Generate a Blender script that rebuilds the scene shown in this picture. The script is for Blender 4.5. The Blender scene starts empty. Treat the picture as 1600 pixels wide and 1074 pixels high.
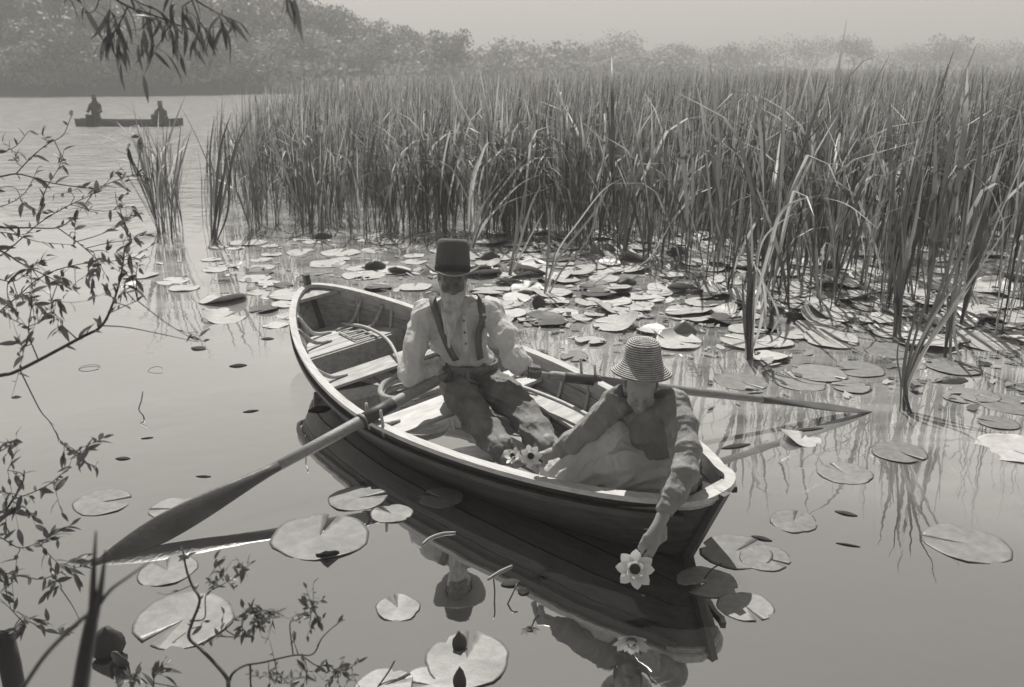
import bpy, math, random
import numpy as np
from mathutils import Vector, Matrix

random.seed(7)
rng = np.random.default_rng(7)
SC = bpy.context.scene
COL = SC.collection

# ------------------------------------------------------------------ camera
F_PX, HOR, CAM_H = 1400.0, 109.0, 2.17
PITCH = math.atan((537 - HOR) / F_PX)
cam_d = bpy.data.cameras.new('camera')
cam_d.sensor_width = 36.0
cam_d.lens = F_PX / 1600 * 36.0
cam_d.clip_start = 0.05
cam_d.clip_end = 2000
cam_d.dof.use_dof = True
cam_d.dof.focus_distance = 4.7
cam_d.dof.aperture_fstop = 4.0
cam = bpy.data.objects.new('camera', cam_d)
COL.objects.link(cam)
cam.location = (0, 0, CAM_H)
cam.rotation_euler = (math.pi / 2 - PITCH, 0, 0)
SC.camera = cam

# ------------------------------------------------------------------ sky and sun
SUN_EL, SUN_AZ = math.radians(58), math.radians(-8)      # azimuth from +Y towards +X
TINT = (1.0, 0.96, 0.88)
world = bpy.data.worlds.new('World')
SC.world = world
world.use_nodes = True
wn, wl = world.node_tree.nodes, world.node_tree.links
wn.clear()
sky = wn.new('ShaderNodeTexSky')
sky.sky_type = 'NISHITA'
sky.sun_disc = False
sky.sun_elevation = SUN_EL
sky.sun_rotation = SUN_AZ
sky.air_density = 2.9
sky.dust_density = 0.5
sky.ozone_density = 1.0
bw = wn.new('ShaderNodeRGBToBW')
tint = wn.new('ShaderNodeMixRGB')
tint.blend_type = 'MULTIPLY'
tint.inputs[0].default_value = 1.0
tint.inputs[2].default_value = (*TINT, 1)
bg = wn.new('ShaderNodeBackground')
bg.inputs[1].default_value = 0.050
wo = wn.new('ShaderNodeOutputWorld')
wl.new(sky.outputs[0], bw.inputs[0])
wl.new(bw.outputs[0], tint.inputs[1])
wl.new(tint.outputs[0], bg.inputs[0])
wl.new(bg.outputs[0], wo.inputs[0])

sun_d = bpy.data.lights.new('sun', 'SUN')
sun_d.energy = 5.0
sun_d.angle = math.radians(0.6)
sun_d.color = (1.0, 0.965, 0.90)
sun = bpy.data.objects.new('sun', sun_d)
COL.objects.link(sun)
sdir = Vector((math.sin(SUN_AZ) * math.cos(SUN_EL), math.cos(SUN_AZ) * math.cos(SUN_EL), math.sin(SUN_EL)))
sun.rotation_euler = (-sdir).to_track_quat('-Z', 'Y').to_euler()
sun.location = (0, 30, 40)

SC.view_settings.view_transform = 'Standard'
SC.view_settings.look = 'None'
SC.view_settings.exposure = 0.27
SC.view_settings.gamma = 1.0
SC.view_settings.use_curve_mapping = False
SC.render.engine = 'CYCLES'
SC.cycles.use_denoising = True
SC.cycles.denoiser = 'OPENIMAGEDENOISE'
SC.cycles.max_bounces = 6
SC.cycles.volume_bounces = 0
SC.cycles.caustics_reflective = True
SC.cycles.blur_glossy = 1.0
SC.cycles.sample_clamp_direct = 3.0
SC.cycles.sample_clamp_indirect = 2.0
SC.cycles.caustics_refractive = False

# ------------------------------------------------------------------ helpers
_c, _s = math.cos(PITCH), math.sin(PITCH)
def _dir(px, py):
    X, V = (px - 800) / F_PX, (py - 537) / F_PX
    return np.array([X, _c - V * _s, -_s - V * _c])
_O = np.array([0, 0, CAM_H])
def Wz(px, py, z=0.0):            # point of the place seen at a pixel, at height z
    d = _dir(px, py); return _O + d * (z - CAM_H) / d[2]
def Wy(px, py, y):                # ... at distance y
    d = _dir(px, py); return _O + d * y / d[1]
def V3(p): return Vector((float(p[0]), float(p[1]), float(p[2])))

def mat(name, v, rough=0.6, var=0.0, scale=6.0, bump=0.0, bscale=40.0, spec=0.4, trans=0.0, stretch=None, attr=False, v2=None, detail=5.0, bdist=0.01):
    m = bpy.data.materials.new(name)
    m.use_nodes = True
    nt = m.node_tree; N, Lk = nt.nodes, nt.links
    p = N['Principled BSDF']
    p.inputs['Roughness'].default_value = rough
    p.inputs['Specular IOR Level'].default_value = spec
    tc = N.new('ShaderNodeTexCoord')
    src = tc.outputs['Object']
    if stretch:
        mp = N.new('ShaderNodeMapping'); mp.inputs['Scale'].default_value = stretch
        Lk.new(src, mp.inputs[0]); src = mp.outputs[0]
    col = None
    if attr:
        at = N.new('ShaderNodeAttribute'); at.attribute_name = 'tone'
        mr = N.new('ShaderNodeMapRange')
        mr.inputs['To Min'].default_value = v; mr.inputs['To Max'].default_value = v2
        Lk.new(at.outputs['Fac'], mr.inputs['Value']); col = mr.outputs[0]
    elif var > 0:
        nz = N.new('ShaderNodeTexNoise'); nz.inputs['Scale'].default_value = scale
        nz.inputs['Detail'].default_value = detail; nz.inputs['Roughness'].default_value = 0.6
        Lk.new(src, nz.inputs['Vector'])
        oi = N.new('ShaderNodeObjectInfo')
        ad = N.new('ShaderNodeMath'); ad.operation = 'MULTIPLY_ADD'
        ad.inputs[1].default_value = 0.30; Lk.new(oi.outputs['Random'], ad.inputs[0]); Lk.new(nz.outputs['Fac'], ad.inputs[2])
        mr = N.new('ShaderNodeMapRange')
        mr.inputs['From Min'].default_value = 0.40; mr.inputs['From Max'].default_value = 0.90
        mr.inputs['To Min'].default_value = max(0.004, v - var); mr.inputs['To Max'].default_value = v + var
        Lk.new(ad.outputs[0], mr.inputs['Value']); col = mr.outputs[0]
    if col is not None:
        cb = N.new('ShaderNodeCombineColor')
        for i in range(3): Lk.new(col, cb.inputs[i])
        Lk.new(cb.outputs[0], p.inputs['Base Color'])
    else:
        p.inputs['Base Color'].default_value = (v, v, v, 1)
    if bump > 0:
        nb = N.new('ShaderNodeTexNoise'); nb.inputs['Scale'].default_value = bscale; nb.inputs['Detail'].default_value = 6
        Lk.new(src, nb.inputs['Vector'])
        b = N.new('ShaderNodeBump'); b.inputs['Strength'].default_value = bump; b.inputs['Distance'].default_value = bdist
        Lk.new(nb.outputs['Fac'], b.inputs['Height']); Lk.new(b.outputs[0], p.inputs['Normal'])
    if trans > 0:
        tr = N.new('ShaderNodeBsdfTranslucent'); mx = N.new('ShaderNodeMixShader'); mx.inputs[0].default_value = trans
        if col is not None: Lk.new(cb.outputs[0], tr.inputs[0])
        else: tr.inputs[0].default_value = (v, v, v, 1)
        Lk.new(p.outputs[0], mx.inputs[1]); Lk.new(tr.outputs[0], mx.inputs[2])
        Lk.new(mx.outputs[0], N['Material Output'].inputs[0])
    return m

def mk_mesh(name, verts, faces, mats, smooth=True, fmat=None):
    me = bpy.data.meshes.new(name)
    if isinstance(verts, np.ndarray): verts = verts.tolist()
    if isinstance(faces, np.ndarray): faces = faces.tolist()
    me.from_pydata(verts, [], faces)
    for m in (mats if isinstance(mats, (list, tuple)) else [mats]): me.materials.append(m)
    if smooth: me.polygons.foreach_set('use_smooth', [True] * len(me.polygons))
    if fmat is not None: me.polygons.foreach_set('material_index', [int(i) for i in fmat])
    me.update()
    return me
def link(name, me, parent=None, loc=None, rot=None, scale=None):
    o = bpy.data.objects.new(name, me)
    COL.objects.link(o)
    if parent is not None: o.parent = parent
    if loc is not None: o.location = loc
    if rot is not None: o.rotation_euler = rot
    if scale is not None: o.scale = scale if hasattr(scale, '__len__') else (scale,) * 3
    return o
def tag(o, label=None, cat=None, group=None, kind=None):
    if label: o['label'] = label
    if cat: o['category'] = cat
    if group: o['group'] = group
    if kind: o['kind'] = kind
    return o
def empty(name, loc=(0, 0, 0), rot=(0, 0, 0)):
    o = bpy.data.objects.new(name, None); COL.objects.link(o)
    o.location = loc; o.rotation_euler = rot; o.empty_display_size = 0.1
    return o

def tube(pts, radii, n=8, cap=True, start=0):
    """verts, faces of a tapered tube along a polyline"""
    P = np.array(pts, float); m = len(P)
    R = np.array(radii, float) if hasattr(radii, '__len__') else np.full(m, radii)
    T = np.gradient(P, axis=0); T /= np.linalg.norm(T, axis=1)[:, None] + 1e-9
    up = np.array([0, 0, 1.0]) if abs(T[0, 2]) < 0.9 else np.array([1.0, 0, 0])
    vs, fs = [], []
    a = np.cross(T[0], up); a /= np.linalg.norm(a)
    for i in range(m):
        a = a - T[i] * (a @ T[i]); a /= np.linalg.norm(a) + 1e-9
        b = np.cross(T[i], a)
        for k in range(n):
            an = 2 * math.pi * k / n
            vs.append(P[i] + R[i] * (math.cos(an) * a + math.sin(an) * b))
    for i in range(m - 1):
        for k in range(n):
            k2 = (k + 1) % n
            fs.append([start + i * n + k, start + i * n + k2, start + (i + 1) * n + k2, start + (i + 1) * n + k])
    if cap:
        fs.append([start + k for k in range(n)][::-1]); fs.append([start + (m - 1) * n + k for k in range(n)])
    return vs, fs
def smooth_path(pts, k=4):
    P = np.array(pts, float)
    if len(P) < 3: return np.array([P[0] + (P[-1] - P[0]) * t for t in np.linspace(0, 1, k + 1)])
    Q = np.vstack([2 * P[0] - P[1], P, 2 * P[-1] - P[-2]]); out = []
    for i in range(1, len(Q) - 2):
        for t in np.linspace(0, 1, k, endpoint=False):
            p0, p1, p2, p3 = Q[i - 1], Q[i], Q[i + 1], Q[i + 2]
            out.append(0.5 * ((2 * p1) + (-p0 + p2) * t + (2 * p0 - 5 * p1 + 4 * p2 - p3) * t * t + (-p0 + 3 * p1 - 3 * p2 + p3) * t ** 3))
    out.append(P[-1])
    return np.array(out)
class MB:
    def __init__(s): s.v, s.f, s.m = [], [], []
    def add(s, vs, fs, mi=0):
        o = len(s.v); s.v += [list(map(float, v)) for v in vs]
        s.f += [[i + o for i in f] for f in fs]; s.m += [mi] * len(fs); return s
    def tube(s, pts, r, n=8, mi=0): return s.add(*tube(pts, r, n), mi)
    def box(s, c, d, rot=None, mi=0):
        vs = [np.array([x * d[0] / 2, y * d[1] / 2, z * d[2] / 2]) for x in (-1, 1) for y in (-1, 1) for z in (-1, 1)]
        if rot is not None: vs = [np.array(rot @ Vector(v)) for v in vs]
        vs = [v + np.array(c) for v in vs]
        return s.add(vs, [[0, 1, 3, 2], [4, 6, 7, 5], [0, 4, 5, 1], [2, 3, 7, 6], [0, 2, 6, 4], [1, 5, 7, 3]], mi)
    def lathe(s, prof, n=24, mi=0, fn=None):
        vs, fs = [], []
        for r, z in prof:
            for k in range(n):
                a = 2 * math.pi * k / n
                p = np.array([r * math.cos(a), r * math.sin(a), z]); vs.append(fn(p, a) if fn else p)
        for i in range(len(prof) - 1):
            for k in range(n):
                k2 = (k + 1) % n; fs.append([i * n + k, i * n + k2, (i + 1) * n + k2, (i + 1) * n + k])
        s.add(vs, fs, mi); return s
    def build(s, name, mats, parent=None, smooth=True, **kw):
        return link(name, mk_mesh(name, s.v, s.f, mats, smooth, s.m), parent, **kw)

# numpy value noise
def _hash(ix, iy, iz):
    n = (ix * 374761393 + iy * 668265263 + iz * 2147483647 * 3 + 1442695) & 0xFFFFFFFF
    n = ((n ^ (n >> 13)) * 1274126177) & 0xFFFFFFFF
    return ((n ^ (n >> 16)) & 0xFFFF) / 65535.0
def vnoise(P):
    P = np.asarray(P, float); I = np.floor(P).astype(np.int64); Fr = P - I; Fr = Fr * Fr * (3 - 2 * Fr); r = 0
    for dx in (0, 1):
        for dy in (0, 1):
            for dz in (0, 1):
                w = (Fr[:, 0] if dx else 1 - Fr[:, 0]) * (Fr[:, 1] if dy else 1 - Fr[:, 1]) * (Fr[:, 2] if dz else 1 - Fr[:, 2])
                r = r + w * _hash(I[:, 0] + dx, I[:, 1] + dy, I[:, 2] + dz)
    return r

# signed distance figures -> one continuous mesh (surface nets)
class SDF:
    def __init__(s): s.p = []
    def cap(s, a, b, ra, rb=None, k=0.03):
        s.p.append(('c', np.array(a, float), np.array(b, float), ra, ra if rb is None else rb, k)); return s
    def chain(s, pts, rs, k=0.03):
        for i in range(len(pts) - 1): s.cap(pts[i], pts[i + 1], rs[i], rs[i + 1], k)
        return s
    def ell(s, c, r, rot=None, k=0.03, sub=False):
        R = np.eye(3) if rot is None else np.array(rot)
        s.p.append(('s' if sub else 'e', np.array(c, float), np.array(r, float), R, 0, k)); return s
    def ev(s, X):
        d = np.full(len(X), 1.0)
        for p in s.p: d = s._join(d, s._one(p, X), p)
        return d
    @staticmethod
    def _one(p, X):
        if p[0] == 'c':
            a, b, ra, rb = p[1:5]; ab = b - a; L = ab @ ab + 1e-12
            t = np.clip(((X - a) @ ab) / L, 0, 1)
            return np.linalg.norm(X - a - t[:, None] * ab, axis=1) - (ra + (rb - ra) * t)
        q = (X - p[1]) @ p[3]; k0 = np.linalg.norm(q / p[2], axis=1); k1 = np.linalg.norm(q / p[2] ** 2, axis=1)
        return k0 * (k0 - 1) / (k1 + 1e-9)
    @staticmethod
    def _join(d, e, p):
        k = p[5]
        if p[0] == 's':
            h = np.clip(0.5 - 0.5 * (d + e) / k, 0, 1); return d * (1 - h) - e * h + k * h * (1 - h)
        h = np.clip(0.5 + 0.5 * (d - e) / k, 0, 1); return d * (1 - h) + e * h - k * h * (1 - h)
    def mesh(s, vox=0.008):
        lo = np.full(3, 1e9); hi = -lo
        for p in s.p:
            if p[0] == 's': continue
            if p[0] == 'c':
                r = max(p[3], p[4]); lo = np.minimum(lo, np.minimum(p[1], p[2]) - r); hi = np.maximum(hi, np.maximum(p[1], p[2]) + r)
            else: lo = np.minimum(lo, p[1] - p[2].max()); hi = np.maximum(hi, p[1] + p[2].max())
        lo -= 3 * vox + .02; hi += 3 * vox + .02
        n = np.ceil((hi - lo) / vox).astype(int) + 1
        D = np.full(n, 0.2)
        for p in s.p:
            m = p[5] * 1.5 + 3 * vox
            if p[0] == 'c': a = np.minimum(p[1], p[2]) - max(p[3], p[4]) - m; b = np.maximum(p[1], p[2]) + max(p[3], p[4]) + m
            else: a = p[1] - p[2].max() - m; b = p[1] + p[2].max() + m
            i0 = np.clip(np.floor((a - lo) / vox).astype(int), 0, n); i1 = np.clip(np.ceil((b - lo) / vox).astype(int) + 1, 0, n)
            if (i1 <= i0).any(): continue
            g = np.stack(np.meshgrid(*[lo[k] + vox * np.arange(i0[k], i1[k]) for k in range(3)], indexing='ij'), -1).reshape(-1, 3)
            sl = tuple(slice(i0[k], i1[k]) for k in range(3)); shp = tuple(i1 - i0)
            D[sl] = s._join(D[sl].ravel(), s._one(p, g), p).reshape(shp)
        S = D < 0
        c = [S[x:n[0] - 1 + x, y:n[1] - 1 + y, z:n[2] - 1 + z] for x in (0, 1) for y in (0, 1) for z in (0, 1)]
        cnt = sum(q.astype(np.int8) for q in c); act = (cnt > 0) & (cnt < 8)
        idx = np.argwhere(act); vid = np.full(act.shape, -1, np.int64); vid[act] = np.arange(len(idx))
        acc = np.zeros((len(idx), 3)); ne = np.zeros(len(idx))
        corners = [(x, y, z) for x in (0, 1) for y in (0, 1) for z in (0, 1)]
        cv = {q: D[idx[:, 0] + q[0], idx[:, 1] + q[1], idx[:, 2] + q[2]] for q in corners}
        for q in corners:
            for ax in range(3):
                if q[ax]: continue
                q2 = list(q); q2[ax] = 1; q2 = tuple(q2); a, b = cv[q], cv[q2]; cr = (a < 0) != (b < 0)
                t = np.where(cr, a / np.where(cr, a - b, 1), 0); pt = np.tile(np.array(q, float), (len(idx), 1)); pt[:, ax] += t
                acc[cr] += pt[cr]; ne[cr] += 1
        vt = lo + vox * (idx + acc / ne[:, None]); faces = []
        for ax in range(3):
            u, w = (ax + 1) % 3, (ax + 2) % 3
            s0 = [slice(0, None)] * 3; s1 = [slice(0, None)] * 3; s0[ax] = slice(0, -1); s1[ax] = slice(1, None)
            e = S[tuple(s0)] != S[tuple(s1)]; E_ = np.argwhere(e)
            E_ = E_[(E_[:, u] > 0) & (E_[:, w] > 0) & (E_[:, u] < n[u] - 1) & (E_[:, w] < n[w] - 1)]
            ins = S[E_[:, 0], E_[:, 1], E_[:, 2]]; q = []
            for du, dw in ((1, 1), (0, 1), (0, 0), (1, 0)):
                k = E_.copy(); k[:, u] -= du; k[:, w] -= dw; q.append(vid[k[:, 0], k[:, 1], k[:, 2]])
            q = np.stack(q, 1); q[~ins] = q[~ins][:, ::-1]; faces.append(q)
        return vt, np.vstack(faces)
    def grad(s, X, e=0.004):
        g = np.stack([s.ev(X + np.eye(3)[k] * e) - s.ev(X - np.eye(3)[k] * e) for k in range(3)], 1)
        return g / (np.linalg.norm(g, axis=1)[:, None] + 1e-9)
    def snap(s, X, off=0.0, it=12):
        X = np.array(X, float)
        for _ in range(it): X = X - s.grad(X) * (s.ev(X) - off)[:, None]
        return X
def sdf_obj(name, sd, m, parent, base, vox=0.008, wrinkle=None):
    v, f = sd.mesh(vox)
    if wrinkle is not None:
        v = v + sd.grad(v) * wrinkle(v)[:, None]
    return link(name, mk_mesh(name, v - np.array(base), f, m), parent)
def ribbon(path, width_dir, w, th, nrm):
    """thick strap along path; width_dir/nrm per-point unit vectors"""
    n = len(path); vs, fs = [], []
    for i in range(n):
        for a, b in ((-1, 0), (1, 0), (1, 1), (-1, 1)): vs.append(path[i] + width_dir[i] * a * w / 2 + nrm[i] * b * th)
    for i in range(n - 1):
        for k in range(4):
            k2 = (k + 1) % 4; fs.append([i * 4 + k, i * 4 + k2, i * 4 + 4 + k2, i * 4 + 4 + k])
    fs += [[3, 2, 1, 0], [n * 4 - 4, n * 4 - 3, n * 4 - 2, n * 4 - 1]]
    return vs, fs

# ------------------------------------------------------------------ materials
M = dict(
    hull_out=mat('dark tarred plank', 0.058, 0.5, 0.026, 6, 0.4, 30, stretch=(0.4, 3, 6)),
    hull_in=mat('worn inner plank', 0.26, 0.7, 0.10, 7, 0.3, 30, stretch=(0.5, 4, 6)),
    rail=mat('bleached rail wood', 0.40, 0.6, 0.14, 9, 0.3, 50, stretch=(0.5, 5, 5)),
    board=mat('pale seat board', 0.42, 0.65, 0.14, 9, 0.3, 40, stretch=(3, 0.8, 5)),
    rib=mat('bent rib wood', 0.38, 0.6, 0.08, 12, 0.2, 40),
    oar=mat('oar ash wood', 0.24, 0.5, 0.07, 9, 0.25, 60, stretch=(0.4, 6, 6)),
    leather=mat('oar leather', 0.06, 0.55, 0.02, 20, 0.2, 60),
    iron=mat('iron', 0.05, 0.4, 0.01, 30, 0.1, 60),
    rope=mat('rope', 0.34, 0.85, 0.12, 60, 0.6, 120),
    skin=mat('weathered skin', 0.115, 0.5, 0.03, 14, 0.3, 60, bdist=0.004),
    skin2=mat('fair skin', 0.25, 0.5, 0.04, 14, 0.2, 60, bdist=0.004),
    beard=mat('grey beard', 0.40, 0.8, 0.14, 40, 0.8, 90, stretch=(1, 1, 0.25)),
    shirt=mat('linen shirt', 0.80, 0.85, 0.05, 8, 0.9, 13, trans=0.36, bdist=0.03, stretch=(1.5, 1.5, .38)),
    trousers=mat('moleskin trousers', 0.18, 0.85, 0.06, 9, 0.8, 16, bdist=0.022, stretch=(1.3, .6, 1.3)),
    brace=mat('webbing brace', 0.15, 0.8, 0.03, 30, 0.3, 90),
    boot=mat('worn boot leather', 0.20, 0.6, 0.08, 16, 0.4, 40),
    felt=mat('felt hat', 0.085, 0.8, 0.02, 9, 0.3, 60),
    felt_b=mat('felt hat brim', 0.20, 0.8, 0.03, 9, 0.3, 60, trans=0.2),
    straw_a=mat('pale straw', 0.46, 0.6, 0.13, 26, 0.5, 160),
    straw_b=mat('dark straw seam', 0.20, 0.7, 0.08, 26, 0.3, 160),
    blouse=mat('grey cotton blouse', 0.29, 0.85, 0.05, 10, 0.8, 15, trans=0.12, bdist=0.025, stretch=(1.4, 1.4, .6)),
    skirt=mat('pale apron cloth', 0.62, 0.85, 0.06, 8, 0.8, 11, trans=0.2, bdist=0.03, stretch=(1.3, 1.2, .6)),
    hair=mat('hair', 0.12, 0.6, 0.03, 40, 0.6, 90),
    petal=mat('white petal', 0.72, 0.5, 0.04, 20, 0.1, 60, trans=0.25),
    stamen=mat('dark flower centre', 0.05, 0.7, 0.02, 60, 0.5, 120),
    pad=mat('lily pad skin', 0.20, 0.42, 0.06, 3, 0.12, 24, spec=0.45, detail=4),
    pad_sunlit=mat('pale dry lily pad', 0.42, 0.40, 0.10, 3, 0.15, 24, spec=0.5, detail=4),  # far pads: sun and sky glare put into a paler colour
    scrub=mat('pale willow scrub', 0.10, 0.6, trans=0.3, attr=True, v2=0.34),
    pad_dark=mat('withered pad', 0.07, 0.5, 0.03, 8, 0.3, 30, trans=0.1),
    litter=mat('dead leaf litter', 0.05, 0.9, 0.02, 20, spec=0.05),
    blade=mat('wet oar blade', 0.085, 0.5, 0.03, 7, 0.25, 40),
    scraps=mat('floating leaf scraps', 0.03, 0.55, attr=True, v2=0.45),
    stalk=mat('water plant stalk', 0.07, 0.5, 0.02, 20),
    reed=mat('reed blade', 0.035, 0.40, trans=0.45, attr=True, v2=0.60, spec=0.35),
    leaf=mat('willow leaf', 0.105, 0.42, 0.03, 8, trans=0.38, spec=0.5),
    bark=mat('twig bark', 0.07, 0.7, 0.03, 14, 0.4, 60),
    tree=mat('tree foliage', 0.03, 0.6, trans=0.3, attr=True, v2=0.34),
    trunk=mat('tree bark', 0.07, 0.85, 0.02, 3, 0.4, 10),
    bankm=mat('grassy bank earth', 0.08, 0.9, 0.03, 0.6, 0.4, 3),
    punt=mat('dark punt wood', 0.05, 0.6, 0.01, 4),
    cloth_dk=mat('dark coat cloth', 0.06, 0.9, 0.02, 6),
)
def water_material():
    m = bpy.data.materials.new('still water'); m.use_nodes = True
    nt = m.node_tree; N, Lk = nt.nodes, nt.links; N.clear()
    out = N.new('ShaderNodeOutputMaterial'); tc = N.new('ShaderNodeTexCoord')
    n1 = N.new('ShaderNodeTexNoise'); n1.inputs['Scale'].default_value = 1.3; n1.inputs['Detail'].default_value = 3
    n2 = N.new('ShaderNodeTexNoise'); n2.inputs['Scale'].default_value = 9; n2.inputs['Detail'].default_value = 3
    Lk.new(tc.outputs['Object'], n1.inputs[0]); Lk.new(tc.outputs['Object'], n2.inputs[0])
    ad = N.new('ShaderNodeMath'); ad.operation = 'MULTIPLY_ADD'; ad.inputs[1].default_value = 0.045
    Lk.new(n2.outputs['Fac'], ad.inputs[0]); Lk.new(n1.outputs['Fac'], ad.inputs[2])
    b = N.new('ShaderNodeBump'); b.inputs['Strength'].default_value = 0.10; b.inputs['Distance'].default_value = 0.05
    Lk.new(ad.outputs[0], b.inputs['Height'])
    # breeze on the open water away from the bank and the reeds
    sp = N.new('ShaderNodeSeparateXYZ'); Lk.new(tc.outputs['Object'], sp.inputs[0])
    br = N.new('ShaderNodeMapRange'); br.inputs['From Min'].default_value = 11; br.inputs['From Max'].default_value = 30; br.interpolation_type = 'SMOOTHSTEP'
    Lk.new(sp.outputs['Y'], br.inputs['Value'])
    n3 = N.new('ShaderNodeTexNoise'); n3.inputs['Scale'].default_value = 3.0; n3.inputs['Detail'].default_value = 4
    Lk.new(tc.outputs['Object'], n3.inputs[0])
    b2 = N.new('ShaderNodeBump'); b2.inputs['Distance'].default_value = 0.30; Lk.new(br.outputs[0], b2.inputs['Strength']); Lk.new(n3.outputs['Fac'], b2.inputs['Height'])
    Lk.new(b.outputs[0], b2.inputs['Normal']); b = b2
    fr = N.new('ShaderNodeFresnel'); fr.inputs[0].default_value = 1.333; Lk.new(b.outputs[0], fr.inputs[1])
    mr = N.new('ShaderNodeMapRange'); mr.inputs['From Min'].default_value = 0.03; mr.inputs['From Max'].default_value = 0.15; mr.inputs['To Min'].default_value = 0.56; mr.inputs['To Max'].default_value = 0.96
    Lk.new(fr.outputs[0], mr.inputs[0])
    df = N.new('ShaderNodeBsdfDiffuse'); df.inputs[0].default_value = (0.03, 0.03, 0.03, 1)
    gl = N.new('ShaderNodeBsdfGlossy'); gl.inputs[0].default_value = (0.96, 0.96, 0.96, 1); gl.inputs['Roughness'].default_value = 0.015
    Lk.new(b.outputs[0], gl.inputs['Normal'])
    mx = N.new('ShaderNodeMixShader'); Lk.new(mr.outputs[0], mx.inputs[0]); Lk.new(df.outputs[0], mx.inputs[1]); Lk.new(gl.outputs[0], mx.inputs[2])
    # brightness of the water behind and beyond the boat, painted as pale diffuse patches
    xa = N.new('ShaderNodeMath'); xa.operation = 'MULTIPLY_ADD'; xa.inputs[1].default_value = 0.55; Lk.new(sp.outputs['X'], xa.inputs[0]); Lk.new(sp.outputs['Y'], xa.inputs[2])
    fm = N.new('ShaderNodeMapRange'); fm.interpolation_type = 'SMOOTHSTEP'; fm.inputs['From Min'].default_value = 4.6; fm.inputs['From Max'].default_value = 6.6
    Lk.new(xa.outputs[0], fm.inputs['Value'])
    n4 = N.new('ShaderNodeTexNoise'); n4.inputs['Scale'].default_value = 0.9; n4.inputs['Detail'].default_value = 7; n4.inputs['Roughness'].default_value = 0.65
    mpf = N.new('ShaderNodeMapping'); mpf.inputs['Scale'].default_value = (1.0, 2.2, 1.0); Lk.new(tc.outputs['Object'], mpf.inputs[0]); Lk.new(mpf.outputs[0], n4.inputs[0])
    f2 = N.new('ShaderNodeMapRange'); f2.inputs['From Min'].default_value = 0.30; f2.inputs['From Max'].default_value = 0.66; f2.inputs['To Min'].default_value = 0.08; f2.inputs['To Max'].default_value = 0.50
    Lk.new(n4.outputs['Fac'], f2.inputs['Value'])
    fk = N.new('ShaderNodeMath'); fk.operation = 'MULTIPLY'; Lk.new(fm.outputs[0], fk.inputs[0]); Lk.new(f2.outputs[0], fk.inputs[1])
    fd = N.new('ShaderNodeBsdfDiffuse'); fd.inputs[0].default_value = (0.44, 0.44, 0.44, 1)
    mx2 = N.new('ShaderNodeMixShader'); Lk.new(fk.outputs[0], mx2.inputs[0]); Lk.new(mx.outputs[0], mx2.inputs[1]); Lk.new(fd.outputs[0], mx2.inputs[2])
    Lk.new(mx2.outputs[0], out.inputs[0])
    return m
M['water'] = water_material()

# ------------------------------------------------------------------ setting: water, land
FAR = 240.0
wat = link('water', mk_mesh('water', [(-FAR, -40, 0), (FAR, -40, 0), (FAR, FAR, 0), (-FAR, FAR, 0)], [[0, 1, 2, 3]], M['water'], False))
tag(wat, 'still bright water with reflections of reeds and boat', kind='structure')

def shore_y(x):                   # far shoreline: near on the left, behind the reed bed on the right
    return np.interp(x, [-240, -120, -60, -30, 0, 40, 240], [70, 72, 76, 82, 100, 130, 150])
xs = np.linspace(-238, 238, 90); ys = np.linspace(0, 1, 22)
gv, gf = [], []
for j, t in enumerate(ys):
    for i, x in enumerate(xs):
        y0_ = shore_y(x); y = y0_ + (238 - y0_) * t ** 1.5; d = y - y0_
        hill = np.interp(x, [-240, -60, -15, 10, 240], [9, 9, 6, 1.5, 1.5])
        z = -0.4 + 1.0 * min(1, d / 2.0) + hill * (1 - math.exp(-max(0, d - 3) / 22)) + 0.5 * math.sin(x * .13) * min(1, d / 10)
        gv.append((x, y, z))
for j in range(len(ys) - 1):
    for i in range(len(xs) - 1):
        a = j * len(xs) + i; gf.append([a, a + 1, a + 1 + len(xs), a + len(xs)])
def land_z(x, y):
    y0_ = float(shore_y(x)); d = y - y0_; hill = np.interp(x, [-240, -60, -15, 10, 240], [9, 9, 6, 1.5, 1.5])
    return -0.4 + min(1, max(0, d) / 2.0) + hill * (1 - math.exp(-max(0, d - 3) / 22)) + 0.5 * math.sin(x * .13) * min(1, max(0, d) / 10)
tag(link('hillside', mk_mesh('hillside', gv, gf, M['bankm'])), 'low wooded hillside across the water', kind='structure')
bv, bf = [], []
bx = np.linspace(-9, 9, 37); by = np.linspace(-6, 1.9, 20)
for y in by:
    for x in bx:
        e = 1.55 + 0.25 * math.sin(x * 1.3) - (0 if x > -2.2 else (-x - 2.2) * -0.25)
        bv.append((x, y, min(0.55, max(-0.5, (e - y) * 0.6)) + 0.03 * math.sin(x * 7 + y * 5)))
for j in range(len(by) - 1):
    for i in range(len(bx) - 1):
        a = j * len(bx) + i; bf.append([a, a + 1, a + 1 + len(bx), a + len(bx)])
tag(link('bank', mk_mesh('bank', bv, bf, M['bankm'])), 'grassy bank the picture was taken from', kind='structure')

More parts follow.
